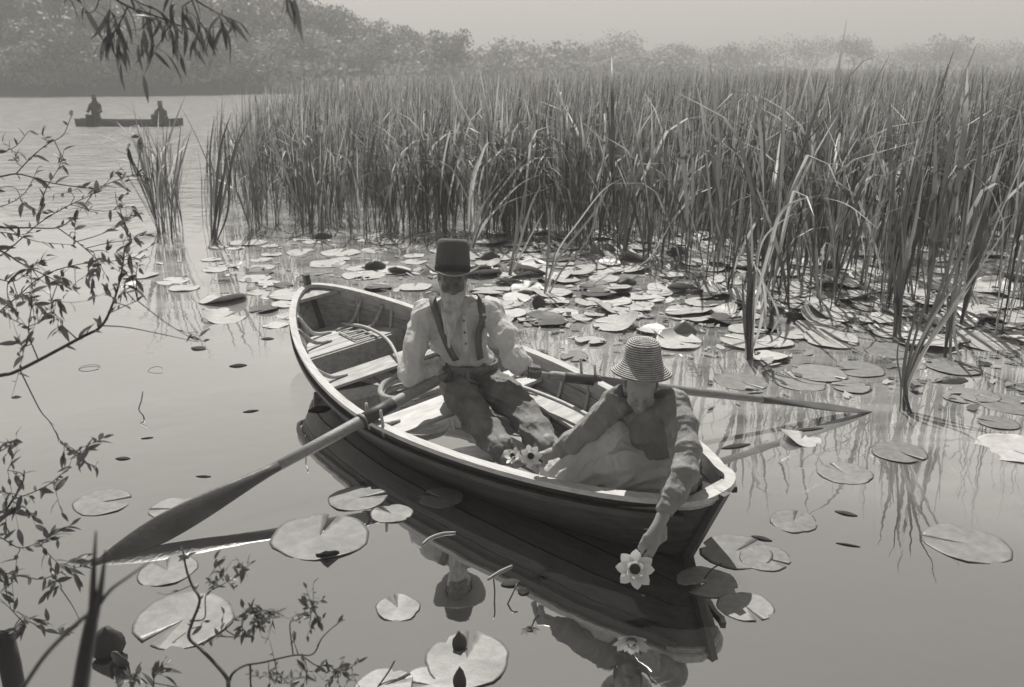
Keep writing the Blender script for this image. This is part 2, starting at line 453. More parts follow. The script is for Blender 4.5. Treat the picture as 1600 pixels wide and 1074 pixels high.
# ------------------------------------------------------------------ trees
def foliage(lumps, n, size, rg):
    """leaf-clump quads spread through ellipsoid lumps -> verts, faces, tone"""
    vs, tone = [], []
    wts = np.array([l[1][0] * l[1][2] for l in lumps]); wts = wts / wts.sum()
    pick = rg.choice(len(lumps), n, p=wts)
    C = np.array([l[0] for l in lumps])[pick]; R = np.array([l[1] for l in lumps])[pick]
    d = rg.normal(size=(n, 3)); d /= np.linalg.norm(d, axis=1)[:, None]
    d[:, 2] = np.where(d[:, 2] < -0.35, -d[:, 2], d[:, 2])
    rad = 0.30 + 0.72 * rg.random(n) ** 0.6
    P = C + d * R * rad[:, None]
    nn = d + rg.normal(size=(n, 3)) * 0.7; nn /= np.linalg.norm(nn, axis=1)[:, None]
    a = np.cross(nn, rg.normal(size=(n, 3))); a /= np.linalg.norm(a, axis=1)[:, None]
    b = np.cross(nn, a); sz = size * (0.5 + rg.random(n))[:, None]
    q = np.stack([P - a * sz, P - b * sz * .6, P + a * sz, P + b * sz * .6], 1).reshape(-1, 3)
    f = np.arange(4 * n).reshape(n, 4)
    lt = rg.random(len(lumps))[pick]; t = np.clip(rg.random(n) * 0.45 + 0.55 * lt * lt, 0, 1)
    return q, f, np.repeat(t, 4)
def set_tone(me, t):
    a = me.attributes.new('tone', 'FLOAT', 'POINT'); a.data.foreach_set('value', np.asarray(t, np.float32))
def tree(x, y, h, w, label, group=None, n=900, shape=1.0, seed=0, size=None):
    rg = np.random.default_rng(seed); z = land_z(x, y)
    root = empty('tree', (x, y, z)); tag(root, label, 'tree', group)
    mb = MB(); hgt = h * .62
    ax = smooth_path([(0, 0, -.3), (rg.normal() * .1, rg.normal() * .1, hgt * .4), (rg.normal() * .3, rg.normal() * .2, hgt)], 3)
    mb.tube(ax, np.linspace(h * .028, h * .008, len(ax)), 7)
    lumps = []
    nl = 9
    for k in range(nl):
        a = 2 * math.pi * k / nl + rg.random(); zz = h * (0.28 + 0.55 * rg.random()); rr = w * .5 * (0.65 * (1 - ((zz / h - .5) / .62) ** 2)) * (0.5 + .7 * rg.random())
        p = np.array([rr * math.cos(a), rr * math.sin(a), zz]); s_ = w * (0.18 + 0.14 * rg.random())
        lumps.append((p, np.array([s_, s_, s_ * (0.8 + .4 * shape * rg.random())])))
        b0 = ax[min(len(ax) - 1, 2 + k % 4)]; mb.tube([b0, b0 * .4 + p * .6 + np.array([0, 0, .1 * h * .2]), p], [h * .010, h * .006, h * .003], 5)
    lumps.append((np.array([0, 0, h * .78]), np.array([w * .26, w * .26, h * .2])))
    lumps.append((np.array([0, 0, h * .50]), np.array([w * .36, w * .36, h * .26])))
    lumps.append((np.array([0, 0, h * .22]), np.array([w * .34, w * .30, h * .18])))
    v, f, t = foliage(lumps, n, size or h * 0.032, rg)
    me = mk_mesh('crown', v, f, M['tree'], False); set_tone(me, t); link('crown', me, root)
    mb.build('trunk', M['trunk'], root)
    return root
# distinct trees first (x from the picture's column at the tree's distance)
def colx(px, y): return float(Wy(px, 109, y)[0])
tid = 100
for px, y, top, w, lab in [
    (703, 104, 50, 5.4, 'tall round-headed tree standing at the very end of the wooded slope'),
    (640, 106, 42, 5.6, 'thin-topped tree just before the last tree of the wooded slope'),
    (582, 104, 38, 6.0, 'tree with a ragged crown where the wooded slope starts to fall'),
    (783, 118, 78, 4.6, 'small bushy tree standing alone past the end of the wooded slope'),
    (512, 102, 6, 8.0, 'tree reaching highest on the wooded slope under the open sky'),
    (962, 150, 64, 12.0, 'broad low tree dome on the far skyline above the middle of the reeds'),
    (1065, 158, 70, 8.0, 'small round tree on the far skyline beside the broad low dome'),
    (1482, 165, 62, 9.0, 'dark clump-headed tree on the far skyline above the tall reeds')]:
    x = colx(px, y); zt = float(Wy(px, top, y)[2]); tid += 1
    tree(x, y, zt - land_z(x, y), w, lab, n=2600, seed=tid)
k = 0
for px, y, top, w in [(20, 84, -60, 8), (95, 90, -70, 8), (165, 86, -50, 8), (240, 92, -66, 8), (310, 90, -40, 8), (375, 94, -30, 8), (440, 97, -14, 8), (470, 100, -2, 8), (545, 106, 22, 6.5),
                      (60, 80, 30, 6), (130, 81, 40, 6), (205, 82, 36, 6), (275, 84, 40, 6), (345, 86, 40, 6), (410, 90, 45, 6), (480, 94, 48, 6), (550, 99, 66, 5.5), (612, 102, 76, 5), (665, 104, 84, 5)]:
    x = colx(px, y); zt = float(Wy(px, top, y)[2]); tid += 1
    tree(x, y, zt - land_z(x, y), w, 'hazy leafy tree among the many on the wooded slope', 'trees on the wooded slope', n=2600, seed=tid)
for px, y, top, w in [(835, 150, 84, 10), (900, 155, 86, 11), (1130, 150, 72, 9), (1200, 155, 76, 12), (1270, 160, 70, 10), (1335, 160, 64, 8), (1395, 158, 80, 10), (1440, 150, 80, 8), (1560, 160, 76, 12), (1620, 155, 74, 10), (735, 125, 88, 6), (1015, 150, 80, 8), (1530, 156, 84, 9), (1165, 160, 84, 10)]:
    x = colx(px, y); zt = float(Wy(px, top, y)[2]); tid += 1
    tree(x, y, zt - land_z(x, y), w, 'pale far tree rising faintly just above the reed tops', 'far trees over the reed bed', n=2200, seed=tid)
def bushes():
    rg = np.random.default_rng(55); lumps = []
    for x in np.arange(-75, 30, 1.5):
        y = float(shore_y(x)) + 1 + 2.5 * rg.random(); s_ = 0.9 + 1.4 * rg.random()
        lumps.append((np.array([x + rg.normal() * .5, y, land_z(x, y) + s_ * .5]), np.array([s_ * 1.3, s_, s_])))
    for x in np.arange(-75, 20, 2.6):
        for dd in (6, 11, 17):
            y = float(shore_y(x)) + dd + 3 * rg.random(); s_ = 1.2 + 1.6 * rg.random()
            lumps.append((np.array([x + rg.normal() * .8, y, land_z(x, y) + s_ * .5]), np.array([s_ * 1.3, s_, s_])))
    for x in np.arange(-10, 150, 3.2):
        y = float(shore_y(x)) + 2 + 4 * rg.random(); s_ = 1.0 + 1.2 * rg.random()
        lumps.append((np.array([x, y, land_z(x, y) + s_ * .5]), np.array([s_ * 2.0, s_, s_])))
    v, f, t = foliage(lumps, 26000, 0.26, rg)
    me = mk_mesh('scrub', v, f, M['scrub'], False); set_tone(me, np.clip(t * .9 + .2, 0, 1))
    tag(link('scrub', me), 'low leafy scrub along the far shore', 'scrub', kind='stuff')
bushes()

# ------------------------------------------------------------------ reeds
def blades(base, h, w, lean, az, kink, kdrop, tone, seg=6, face=None):
    """vectorised reed blades -> verts, faces, tone"""
    n = len(h); s_ = np.linspace(0, 1, seg + 1); sunlit = rng.random(n) ** 2
    dx, dy = np.cos(az), np.sin(az)
    fa = face if face is not None else az + np.pi / 2
    wx, wy = np.cos(fa), np.sin(fa)
    out = np.zeros((n, seg + 1, 2, 3))
    pos = base.copy(); ang = np.full(n, 0.0)
    for j, t in enumerate(s_):
        if j:
            ds = h / seg
            th = lean * (0.5 + 1.1 * t)
            th = np.where(t > kink, th + kdrop * np.minimum(1, (t - kink) / 0.12), th)
            pos = pos + np.stack([np.sin(th) * dx * ds, np.sin(th) * dy * ds, np.cos(th) * ds], 1)
        ww = w * (1 - t ** 3) * (0.40 + 0.60 * min(1, t * 2.2)) * 0.5 + 0.0006
        off = np.stack([wx * ww, wy * ww, np.zeros(n)], 1)
        out[:, j, 0] = pos - off; out[:, j, 1] = pos + off
    v = out.reshape(-1, 3)
    b0 = (np.arange(n) * (seg + 1) * 2)[:, None]
    f = np.concatenate([np.stack([b0[:, 0] + 2 * j, b0[:, 0] + 2 * j + 1, b0[:, 0] + 2 * j + 3, b0[:, 0] + 2 * j + 2], 1) for j in range(seg)])
    tt = tone[:, None] + (0.9 * sunlit)[:, None] * np.clip((s_[None, :] - .62) / .25, 0, 1)  # sun flecks on the blade tips painted into the tone
    return v, f, np.repeat(np.clip(tt, 0, 1).ravel(), 2)
FRONT = np.array([Wz(px, py)[:2] for px, py in [(232, 366), (330, 374), (450, 362), (560, 373), (700, 366), (860, 380), (1000, 405), (1100, 440), (1180, 490), (1330, 500), (1480, 520), (1640, 560)]])
LEFTE = np.array([Wz(px, py)[:2] for px, py in [(232, 366), (300, 300), (345, 230), (400, 190), (440, 170), (470, 158)]])
def front_y(x): return np.interp(x, FRONT[:, 0], FRONT[:, 1], left=99, right=FRONT[-1, 1])
def left_x(y): return np.interp(y, LEFTE[:, 1], LEFTE[:, 0])
def reed_h(x, y, n): return np.interp(x / np.maximum(y, 1), [-.4, -.25, 0.0, .25, .6], [1.70, 1.75, 1.98, 2.15, 2.2]) * (0.60 + 0.50 * rng.random(n) ** .8)
def reed_bed():
    Vs, Fs, Ts = [], [], []; off = 0
    for (ya, yb, dens, nb, wmul, seg) in [(5.0, 12, 19, 5, 1.15, 7), (12, 18, 21, 5, 1.25, 6), (18, 28, 11, 4, 1.9, 5), (28, 45, 5, 4, 2.6, 4), (45, 80, 1.8, 4, 4.2, 4)]:
        xa, xb = -0.45 * yb, 0.66 * yb
        n = int((xb - xa) * (yb - ya) * dens)
        x = xa + (xb - xa) * rng.random(n); y = ya + (yb - ya) * rng.random(n)
        d = y - front_y(np.clip(x, FRONT[0, 0], FRONT[-1, 0]))
        soft = np.interp(x, [-4, 0, 2, 5], [3.4, 3.2, 3.6, 3.8])
        clump = vnoise(np.stack([x * 1.6, y * 1.6, x * 0 + 3], 1))
        p = np.clip(d / soft, 0, 1) ** 1.5 * 1.1 + 0.14 * (d > 0)
        p = p * np.where(d < soft, np.clip((clump - 0.34) * 4.0, 0.02, 1.6), 1.0)
        le = x - left_x(y); p = p * np.where(le > 0.5 + 0.06 * y, 1, np.clip(le / (0.5 + .06 * y), 0, 1) ** 1.2 * .5)
        keep = (d > 0) & (le > 0) & (rng.random(n) < p) & (np.abs(x) < 0.64 * y + 1.5)
        x, y = x[keep], y[keep]; m = len(x)
        X = np.repeat(x, nb) + rng.normal(size=m * nb) * .035; Y = np.repeat(y, nb) + rng.normal(size=m * nb) * .035
        N_ = m * nb
        h = reed_h(X, Y, N_)
        wind = 0.15
        az = np.where(rng.random(N_) < .6, wind + rng.normal(size=N_) * .8, rng.random(N_) * 2 * np.pi)
        lean = np.abs(rng.normal(size=N_)) * .13 + .02
        kink = np.where(rng.random(N_) < .48, 0.55 + .35 * rng.random(N_), 2.0)
        kd = 0.6 + 1.5 * rng.random(N_)
        w = (0.010 + 0.010 * rng.random(N_)) * wmul
        tn = np.clip(rng.random(N_) ** 3 * .7 + np.where(rng.random(N_) < .07, .5, 0), 0, 1)
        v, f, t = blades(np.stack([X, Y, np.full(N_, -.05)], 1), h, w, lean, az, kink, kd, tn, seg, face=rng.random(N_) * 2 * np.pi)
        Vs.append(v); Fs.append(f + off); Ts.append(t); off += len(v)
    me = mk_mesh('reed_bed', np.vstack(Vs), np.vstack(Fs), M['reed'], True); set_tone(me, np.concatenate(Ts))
    o = link('reed_bed', me); tag(o, 'dense bed of tall dark reeds filling the water behind the boat', 'reed bed', kind='stuff')
    print('reed verts', off)
reed_bed()

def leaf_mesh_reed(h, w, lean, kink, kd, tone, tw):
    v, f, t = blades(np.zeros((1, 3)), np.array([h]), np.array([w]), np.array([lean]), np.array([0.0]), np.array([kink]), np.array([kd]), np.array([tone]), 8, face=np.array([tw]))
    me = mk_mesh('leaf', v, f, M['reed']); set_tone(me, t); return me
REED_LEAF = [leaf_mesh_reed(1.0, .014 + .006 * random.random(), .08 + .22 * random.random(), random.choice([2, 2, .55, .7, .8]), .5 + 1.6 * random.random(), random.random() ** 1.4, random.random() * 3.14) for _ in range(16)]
REED_STEM = []
for _ in range(6):
    a = random.uniform(-.05, .05); v, f = tube(smooth_path([(0, 0, -.1), (a * .4, 0, .5), (a * 1.6, 0, 1.0)], 3), np.linspace(.006, .0022, 7), 5)
    me = mk_mesh('stem', v, f, M['reed']); set_tone(me, [random.random() * .5] * len(v)); REED_STEM.append(me)
def reed(x, y, h, label, group, lean=0.0, az=0.0, nleaf=5, name='reed'):
    ra = az if az else random.random() * 6.28
    r = link(name, random.choice(REED_STEM), None, (x, y, 0), (0, lean, ra), (1.2, 1.2, h * .8)); tag(r, label, 'reed', group)
    for k in range(nleaf):
        l = link('leaf', random.choice(REED_LEAF), r, (0, 0, random.uniform(-.05, .30) / 1), (random.gauss(0, .05), random.gauss(0, .06), random.random() * 6.28))
        s_ = random.uniform(.75, 1.2); l.scale = (1 * h, 1 * h, s_)
    return r
zones = [(-99, -2.2, 'upright reed at the open-water end of the reed bed', 'reeds at the open-water end'),
         (-2.2, 0.3, 'upright reed at the front of the bed behind the man', 'reeds behind the man'),
         (0.3, 2.0, 'reed rising from the crowded lily pads behind the straw hat', 'reeds among the crowded pads'),
         (2.0, 99, 'tall reed standing in open water beyond the long oar', 'reeds beyond the oar')]
cnt = 0
while cnt < 240:
    x = random.uniform(FRONT[0, 0], FRONT[-1, 0]); fy = float(front_y(x))
    wide = float(np.interp(x, [-5, 0, 2, 5], [.8, 1.1, 2.6, 3.0]))
    y = fy + wide * random.random() ** 1.2
    if vnoise([[x * 2.2, y * 2.2, 9.0]])[0] < .45: continue
    z_ = next(z for z in zones if z[0] <= x < z[1])
    reed(x, y, float(reed_h(np.array([x]), np.array([y]), 1)[0]), z_[2], z_[3], random.gauss(0, .05), 0, random.choice([3, 4, 5]))
    cnt += 1

def clump(px, py, blades_, label, cat='reed clump', name='reed_clump'):
    """a stand of blades springing from one root; blades_: (pixel path of the tip, dy, width, tone, bend height)"""
    b = Wz(px, py); root = empty(name, V3(b)); tag(root, label, cat)
    for (path, dy, w, tone) in blades_:
        P = [b + np.array([random.gauss(0, .03), random.gauss(0, .03), -.05])]
        for i, (qx, qy) in enumerate(path): P.append(Wy(qx, qy, b[1] + dy * (i + 1) / len(path)))
        P = smooth_path(P, 5) - b; n = len(P)
        side = np.array([1.0, random.uniform(-.6, .6), 0]); side /= np.linalg.norm(side)
        vs, fs = [], []
        for i in range(n):
            t = i / (n - 1); ww = w * (.6 + .4 * min(1, 3 * t)) * (1 - t ** 4) * .5 + .0008
            vs += [P[i] - side * ww + np.array([0, .15 * ww, 0]), P[i] + np.array([0, -.35 * ww, 0]), P[i] + side * ww]
        for i in range(n - 1):
            fs += [[i * 3, i * 3 + 1, i * 3 + 4, i * 3 + 3], [i * 3 + 1, i * 3 + 2, i * 3 + 5, i * 3 + 4]]
        me = mk_mesh('leaf', vs, fs, M['reed']); set_tone(me, [tone] * len(vs)); link('leaf', me, root)
    return root
R_ = random.uniform
clump(736, 388, [([(738, 300), (752, 245), (762, 224), (775, 226)], -.2, .035, 1), ([(734, 310), (742, 262), (758, 230)], .1, .03, .8), ([(760, 330), (790, 285), (818, 250)], -.2, .03, .3),
                 ([(765, 340), (810, 290), (850, 272), (862, 280)], .2, .028, .9), ([(750, 330), (770, 300), (790, 275)], 0, .03, .4), ([(755, 350), (790, 318), (840, 300), (862, 292)], .1, .025, 1), ([(742, 320), (750, 280)], 0, .03, .2), ([(748, 340), (765, 300), (780, 262), (800, 250)], .1, .03, .3)],
      'leaning clump of reeds with bright bent tips rising behind the man')
clump(797, 432, [([(806, 380), (815, 330), (822, 280)], .1, .03, .2), ([(812, 380), (830, 320), (848, 285)], 0, .028, .4), ([(803, 390), (808, 340), (806, 300)], 0, .028, .2), ([(818, 390), (850, 330)], 0, .022, .8)],
      'narrow dark clump of reeds between the man and the lily pads')
clump(850, 462, [([(868, 400), (905, 345), (945, 295), (983, 275)], .3, .022, .9), ([(872, 405), (930, 330), (960, 268)], .4, .026, .6), ([(856, 400), (858, 350), (850, 300)], .1, .024, .2), ([(880, 420), (915, 380), (935, 330)], .2, .022, .5), ([(862, 420), (870, 380)], 0, .02, .2)],
      'spreading clump of reeds with slanting blades in the crowded pads')
clump(905, 450, [([(960, 425), (1020, 405)], .1, .018, .9), ([(950, 430), (1010, 408), (1052, 342)], .1, .016, .9)], 'two long pale fallen reed blades slanting over the lily pads', 'reed blades', 'fallen_reed_blade')
clump(1168, 560, [([(1170, 500), (1172, 430), (1165, 360)], 0, .05, .05), ([(1175, 500), (1180, 420), (1196, 340)], 0, .03, .3), ([(1180, 480), (1205, 380), (1222, 330), (1262, 310), (1320, 318), (1372, 358)], .2, .026, .95), ([(1168, 470), (1175, 400), (1172, 300)], .1, .03, .5),
                  ([(1176, 470), (1190, 380), (1230, 340), (1260, 330)], .2, .022, .8), ([(1190, 500), (1186, 440), (1178, 410)], -.1, .022, .9), ([(1163, 500), (1160, 430)], 0, .025, .1)],
      'dark clump of reeds with one blade arching over to the side')
clump(1195, 520, [([(1196, 470), (1190, 432), (1176, 408)], -.05, .02, .95), ([(1216, 495), (1200, 455), (1190, 435)], -.05, .02, .9)], 'two pale snapped reed blades standing over the pads', 'reed blades', 'snapped_reed')
clump(1402, 530, [([(1404, 470), (1410, 400), (1422, 300)], .1, .04, .1), ([(1408, 480), (1412, 420), (1408, 330)], 0, .03, .2), ([(1400, 480), (1396, 420), (1385, 350)], .1, .03, .1), ([(1406, 450), (1430, 350), (1445, 260)], .2, .03, .5)],
      'stout dark clump of reeds behind the bowed clump')
clump(1412, 642, [([(1418, 590), (1440, 530), (1475, 470), (1510, 425), (1530, 395)], .2, .030, .35), ([(1420, 600), (1450, 540), (1500, 470), (1518, 445)], .1, .024, .9), ([(1415, 590), (1432, 520), (1455, 440), (1462, 350)], .2, .028, .1), ([(1416, 600), (1445, 520), (1480, 420), (1500, 330)], .3, .028, .15),
                  ([(1412, 600), (1420, 530), (1440, 470)], .1, .024, .1), ([(1416, 600), (1452, 510), (1500, 400), (1560, 280)], .3, .026, .3), ([(1417, 605), (1460, 520), (1530, 420), (1590, 330)], .2, .024, .5), ([(1408, 600), (1402, 560), (1406, 520)], 0, .012, .1)],
      'bowed dark clump of reeds rising from open water past the oar blade')
clump(1484, 560, [([(1486, 500), (1495, 420), (1510, 300)], .1, .03, .2), ([(1482, 500), (1478, 430), (1470, 320)], .1, .03, .1), ([(1490, 500), (1512, 400), (1545, 300)], .1, .026, .5), ([(1484, 490), (1500, 400), (1520, 250)], .2, .03, .1)],
      'upright clump of reeds between the bowed clump and the picture edge')
clump(1532, 480, [([(1512, 445), (1506, 420)], 0, .01, .1), ([(1520, 470), (1530, 520)], -.2, .008, .1)], 'thin snapped reed stalk leaning by the upright clump', 'reed stalk', 'snapped_reed_stalk')
clump(336, 374, [([(338, 300), (345, 230), (362, 175)], .1, .04, .05), ([(330, 300), (328, 240), (335, 180)], .1, .04, .1), ([(345, 310), (352, 250), (350, 190)], .1, .04, .05), ([(352, 300), (370, 230), (392, 180)], .2, .035, .1), ([(340, 320), (348, 270)], 0, .05, .0), ([(356, 330), (360, 260), (376, 200)], .1, .04, .05), ([(334, 320), (333, 270), (320, 220)], 0, .03, .2)],
      'thick dark clump of reeds at the front edge nearest the open water')
clump(264, 372, [([(270, 310), (285, 250), (300, 200)], .1, .022, .1), ([(262, 310), (258, 250), (262, 190)], .1, .022, .1), ([(268, 310), (278, 240), (284, 180)], .2, .022, .2), ([(258, 320), (252, 260), (245, 220)], .1, .02, .3)],
      'sparse slender clump of reeds standing out in the open water')
clump(572, 372, [([(572, 310), (575, 240), (580, 180)], .1, .024, .1), ([(569, 310), (565, 250), (556, 190)], .1, .02, .3), ([(575, 310), (590, 240), (600, 170)], .1, .024, .2)],
      'slim upright clump of reeds above the far end of the boat')

# ------------------------------------------------------------------ rowing boat
BX0, BY0, TH, BL, BB, ZM, Z1, Z2, HEEL = -0.291, 5.165, -0.919, 4.046, 1.2765, 0.322, 0.25, 0.081, 0.1088
boat = empty('rowing_boat', (BX0, BY0, 0), (0, 0, TH))
boat.rotation_mode = 'XYZ'
boat.matrix_basis = Matrix.Translation((BX0, BY0, 0)) @ Matrix.Rotation(TH, 4, 'Z') @ Matrix.Rotation(HEEL, 4, 'X')
BOATM = boat.matrix_basis.copy()
tag(boat, 'dark clinker rowing boat with pale rail carrying the two people', 'boat')
def to_boat(p): return np.array(BOATM.inverted() @ V3(p))
def to_world(p): return np.array(BOATM @ V3(p))
def hb(u):
    a = abs(u); a = min(a, 1.0)
    return BB / 2 * ((1 - a ** 2.047) ** 0.631 if u < 0 else (1 - a ** 1.464) ** 0.5405 if a < .93 else (1 - .93 ** 1.464) ** 0.5405 * math.sqrt(max(0, 1 - ((a - .93) / .07) ** 2)) )
def sheer(u): return ZM + (Z1 if u < 0 else Z2) * u * u
def keel(u): return -0.13 + 0.10 * abs(u) ** 3
def hull(u, t, side, off=0.0):
    b = hb(u); zk, zs = keel(u), sheer(u)
    g = 1 - math.cos(t * math.pi / 2) ** 1.15; f_ = math.sin(t * math.pi / 2) ** 0.8
    bt = (BB / 2) * (max(b, 1e-5) / (BB / 2)) ** (1 + 0.55 * (1 - t)) * f_
    rake = (0.22 if u > 0 else 0.24) * abs(u) ** 5 * (1 - g)
    x = u * BL / 2 - math.copysign(rake, u)
    return np.array([x, side * (bt + off * (0.25 + .75 * min(1, b / .3))), zk + (zs - zk) * g])
US = [math.sin(math.sin(v * math.pi / 2) * math.pi / 2) for v in np.linspace(-1, 1, 61)]
NS = 6
for side in (-1, 1):
    for k in range(NS):
        t0, t1 = k / NS, (k + 1) / NS
        vs, fs, fm = [], [], []
        for u in US:
            vs += [hull(u, t0, side, 0.012 if k else 0.004), hull(u, (t0 + t1) / 2, side, 0.006), hull(u, min(1, t1 + .012), side, 0.0), hull(u, min(1, t1 + .012), side, -0.010), hull(u, (t0 + t1) / 2, side, -0.008), hull(u, t0, side, -0.004)]
        n = len(US)
        for i in range(n - 1):
            for j in range(6):
                j2 = (j + 1) % 6; q = [i * 6 + j, i * 6 + j2, i * 6 + 6 + j2, i * 6 + 6 + j]
                fs.append(q if side > 0 else q[::-1]); fm.append(1 if j in (3, 4) else 0)
        me = mk_mesh('strake', vs, fs, [M['hull_out'], M['hull_in']], False, fm)
        link('strake', me, boat)
def gpath(u, side, inset=0.0, dz=0.0):
    p = hull(u, 1.0, side); e = 1e-3
    u2 = min(1, u + e); u1 = max(-1, u - e); T = hull(u2, 1, side) - hull(u1, 1, side); T[2] = 0; T /= np.linalg.norm(T) + 1e-9
    nrm = np.array([T[1], -T[0], 0]) * (1 if side < 0 else -1)      # outward
    return p - nrm * inset + np.array([0, 0, dz]), nrm
def rail(side, w0, w1, z0, z1, name, m, ua=-1, ub=1):
    vs, fs = [], []; us = [u for u in US if ua <= u <= ub]
    for u in us:
        p, nr = gpath(u, side)
        if abs(u) > .9985: p[1] = 0.001 * side
        for a, z in ((w0, z0), (w1, z0), (w1, z1), (w0, z1)): vs.append(p + nr * a + np.array([0, 0, z]))
    for i in range(len(us) - 1):
        for k in range(4):
            k2 = (k + 1) % 4; q = [i * 4 + k, i * 4 + k2, i * 4 + 4 + k2, i * 4 + 4 + k]; fs.append(q if side < 0 else q[::-1])
    fs += [[0, 1, 2, 3], [len(vs) - 1, len(vs) - 2, len(vs) - 3, len(vs) - 4]]
    link(name, mk_mesh(name, vs, fs, m, False), boat)
for side in (-1, 1):
    rail(side, -0.030, 0.018, -0.004, 0.022, 'gunwale', M['rail'])
    rail(side, 0.004, 0.028, -0.075, -0.045, 'rubbing_strake', M['hull_out'], -.97, .97)
    rail(side, -0.030, -0.012, -0.055, -0.005, 'inwale', M['rib'], -.93, .95)
# keel and stems
mb = MB(); mb.tube([hull(u, 0, 1) * np.array([1, 0, 1]) + np.array([0, 0, -.012]) for u in np.linspace(-.98, .98, 31)], .022, 6); mb.build('keel', M['hull_out'], boat)
for u, up in ((-1, .075), (1, .0)):
    P = [hull(u, t, 1) * np.array([1, 0, 1]) for t in np.linspace(0, 1, 8)]
    P = [p + np.array([math.copysign(.008, u), 0, 0]) for p in P]; P.append(P[-1] + np.array([math.copysign(.01, u), 0, .02 + up]))
    vs, fs = [], []
    for p in P:
        for a, b in ((-1, -1), (1, -1), (1, 1), (-1, 1)): vs.append(p + np.array([a * .026, b * .02, 0]))
    for i in range(len(P) - 1):
        for k in range(4): fs.append([i * 4 + k, i * 4 + (k + 1) % 4, i * 4 + 4 + (k + 1) % 4, i * 4 + 4 + k])
    fs += [[3, 2, 1, 0], [len(vs) - 4, len(vs) - 3, len(vs) - 2, len(vs) - 1]]
    link('stem_post', mk_mesh('stem_post', vs, fs, M['hull_out'], False), boat)
# ribs
for u in np.linspace(-.86, .84, 13):
    for side in (-1, 1):
        P = [hull(u, t, side, -0.020) for t in np.linspace(.06, .97, 10)]
        MB().tube(P, .011, 6).build('rib', M['rib'], boat)
# floor boards (run fore and aft)
for k, yy in enumerate(np.linspace(-.26, .26, 5)):
    xa = 1.45 - 1.6 * abs(yy); xb = -1.55 + 1.3 * abs(yy)
    mb = MB(); n = 10; vs, fs = [], []
    for i in range(n + 1):
        x = xa + (xb - xa) * i / n; z = -0.035 + .05 * (abs(x) / 1.6) ** 2 + .10 * yy * yy
        for a, b in ((-1, -1), (1, -1), (1, 1), (-1, 1)): vs.append((x, yy + a * .060, z + b * .008))
    for i in range(n):
        for j in range(4): fs.append([i * 4 + j, i * 4 + (j + 1) % 4, i * 4 + 4 + (j + 1) % 4, i * 4 + 4 + j])
    fs += [[0, 1, 2, 3][::-1], [n * 4, n * 4 + 1, n * 4 + 2, n * 4 + 3]]
    mb.add(vs, fs).build('floor_board', M['hull_in'], boat, False)
def width_at(x, z, inset=0.02):
    u = max(-.999, min(.999, x / (BL / 2))); best = 0
    for t in np.linspace(0.02, 1, 40):
        p = hull(u, t, 1)
        if p[2] <= z: best = p[1]
    return max(0.02, best - inset)
def cross_board(name, x0_, x1_, z, th=.022, m='board', label=None):
    vs, fs = [], []
    for x in (x0_, x1_):
        w = width_at(x, z)
        vs += [(x, -w, z - th), (x, w, z - th), (x, w, z), (x, -w, z)]
    fs = [[0, 1, 2, 3], [7, 6, 5, 4], [0, 4, 5, 1], [1, 5, 6, 2], [2, 6, 7, 3], [3, 7, 4, 0]]
    o = link(name, mk_mesh(name, vs, fs, M[m], False), boat)
    bv_ = o.modifiers.new('bevel', 'BEVEL'); bv_.width = .004; bv_.segments = 2
    return o
cross_board('thwart', -1.06, -.84, .225)
cross_board('thwart', -.22, .06, .205)
th3 = cross_board('thwart', 1.20, 1.42, .20)
cross_board('thwart', 1.425, 1.60, .205)
cross_board('thwart', 1.605, 1.76, .21)
for i, x in enumerate(np.arange(-1.86, -1.34, .105)): cross_board('bow_board', x, x + .10, .275)
cross_board('bow_riser', -1.345, -1.32, .265, .20, 'hull_in')
# knees: curved brackets between seat and rail
for x, z in ((-.95, .225), (-.08, .205), (-1.52, .275), (-1.70, .275)):
    for side in (-1, 1):
        w = width_at(x, z); u = x / (BL / 2); g = hull(u, .97, side, -.03)
        P = smooth_path([(x, side * (w - .20), z + .008), (x, side * (w - .10), z + .02), (x, side * (w - .035), z + .06), (g[0], g[1], g[2] - .01)], 4)
        MB().tube(P, [.008, .010, .012, .013, .014, .015, .016, .016, .016, .016, .016, .015, .014][:len(P)], 6).build('knee', M['rail'], boat)
# breasthook at the far end, stern knee at the near end
for sgn, ua in ((-1, .93), (1, .95)):
    vs = []
    us_ = [sgn * a for a in np.linspace(ua, .998, 6)]
    top = [gpath(u, 1)[0] for u in us_] + [gpath(u, -1)[0] for u in us_[::-1]]
    n = len(top); vs = [p + np.array([0, 0, -.006]) for p in top] + [p + np.array([0, 0, -.03]) for p in top]
    fs = [list(range(n)), list(range(2 * n - 1, n - 1, -1))] + [[i, n + i, n + (i + 1) % n, (i + 1) % n] for i in range(n)]
    link('breasthook', mk_mesh('breasthook', vs, fs, M['rail'], False), boat)
# thole pins
NEARP, FARP = to_boat(Wz(592, 652, .30)), to_boat(Wz(903, 590, .42))
for side, xx in ((-1, NEARP[0]), (1, FARP[0])):
    for dx in (-.075, .075):
        p = hull((xx + dx) / (BL / 2), 1, side); MB().tube([p + np.array([0, 0, -.05]), p + np.array([0, 0, .12])], [.011, .008], 7).build('thole_pin', M['rail'], boat)
# side plank on the far side, by the man's left
mb = MB(); vs, fs = [], []
for i, x in enumerate(np.linspace(.05, 1.05, 9)):
    w = width_at(x, .14); vs += [(x, w - .15, .125), (x, w, .125), (x, w, .145), (x, w - .15, .145)]
for i in range(8):
    for j in range(4): fs.append([i * 4 + j, i * 4 + (j + 1) % 4, i * 4 + 4 + (j + 1) % 4, i * 4 + 4 + j])
fs += [[3, 2, 1, 0], [32, 33, 34, 35]]
mb.add(vs, fs).build('side_seat', M['board'], boat, False)

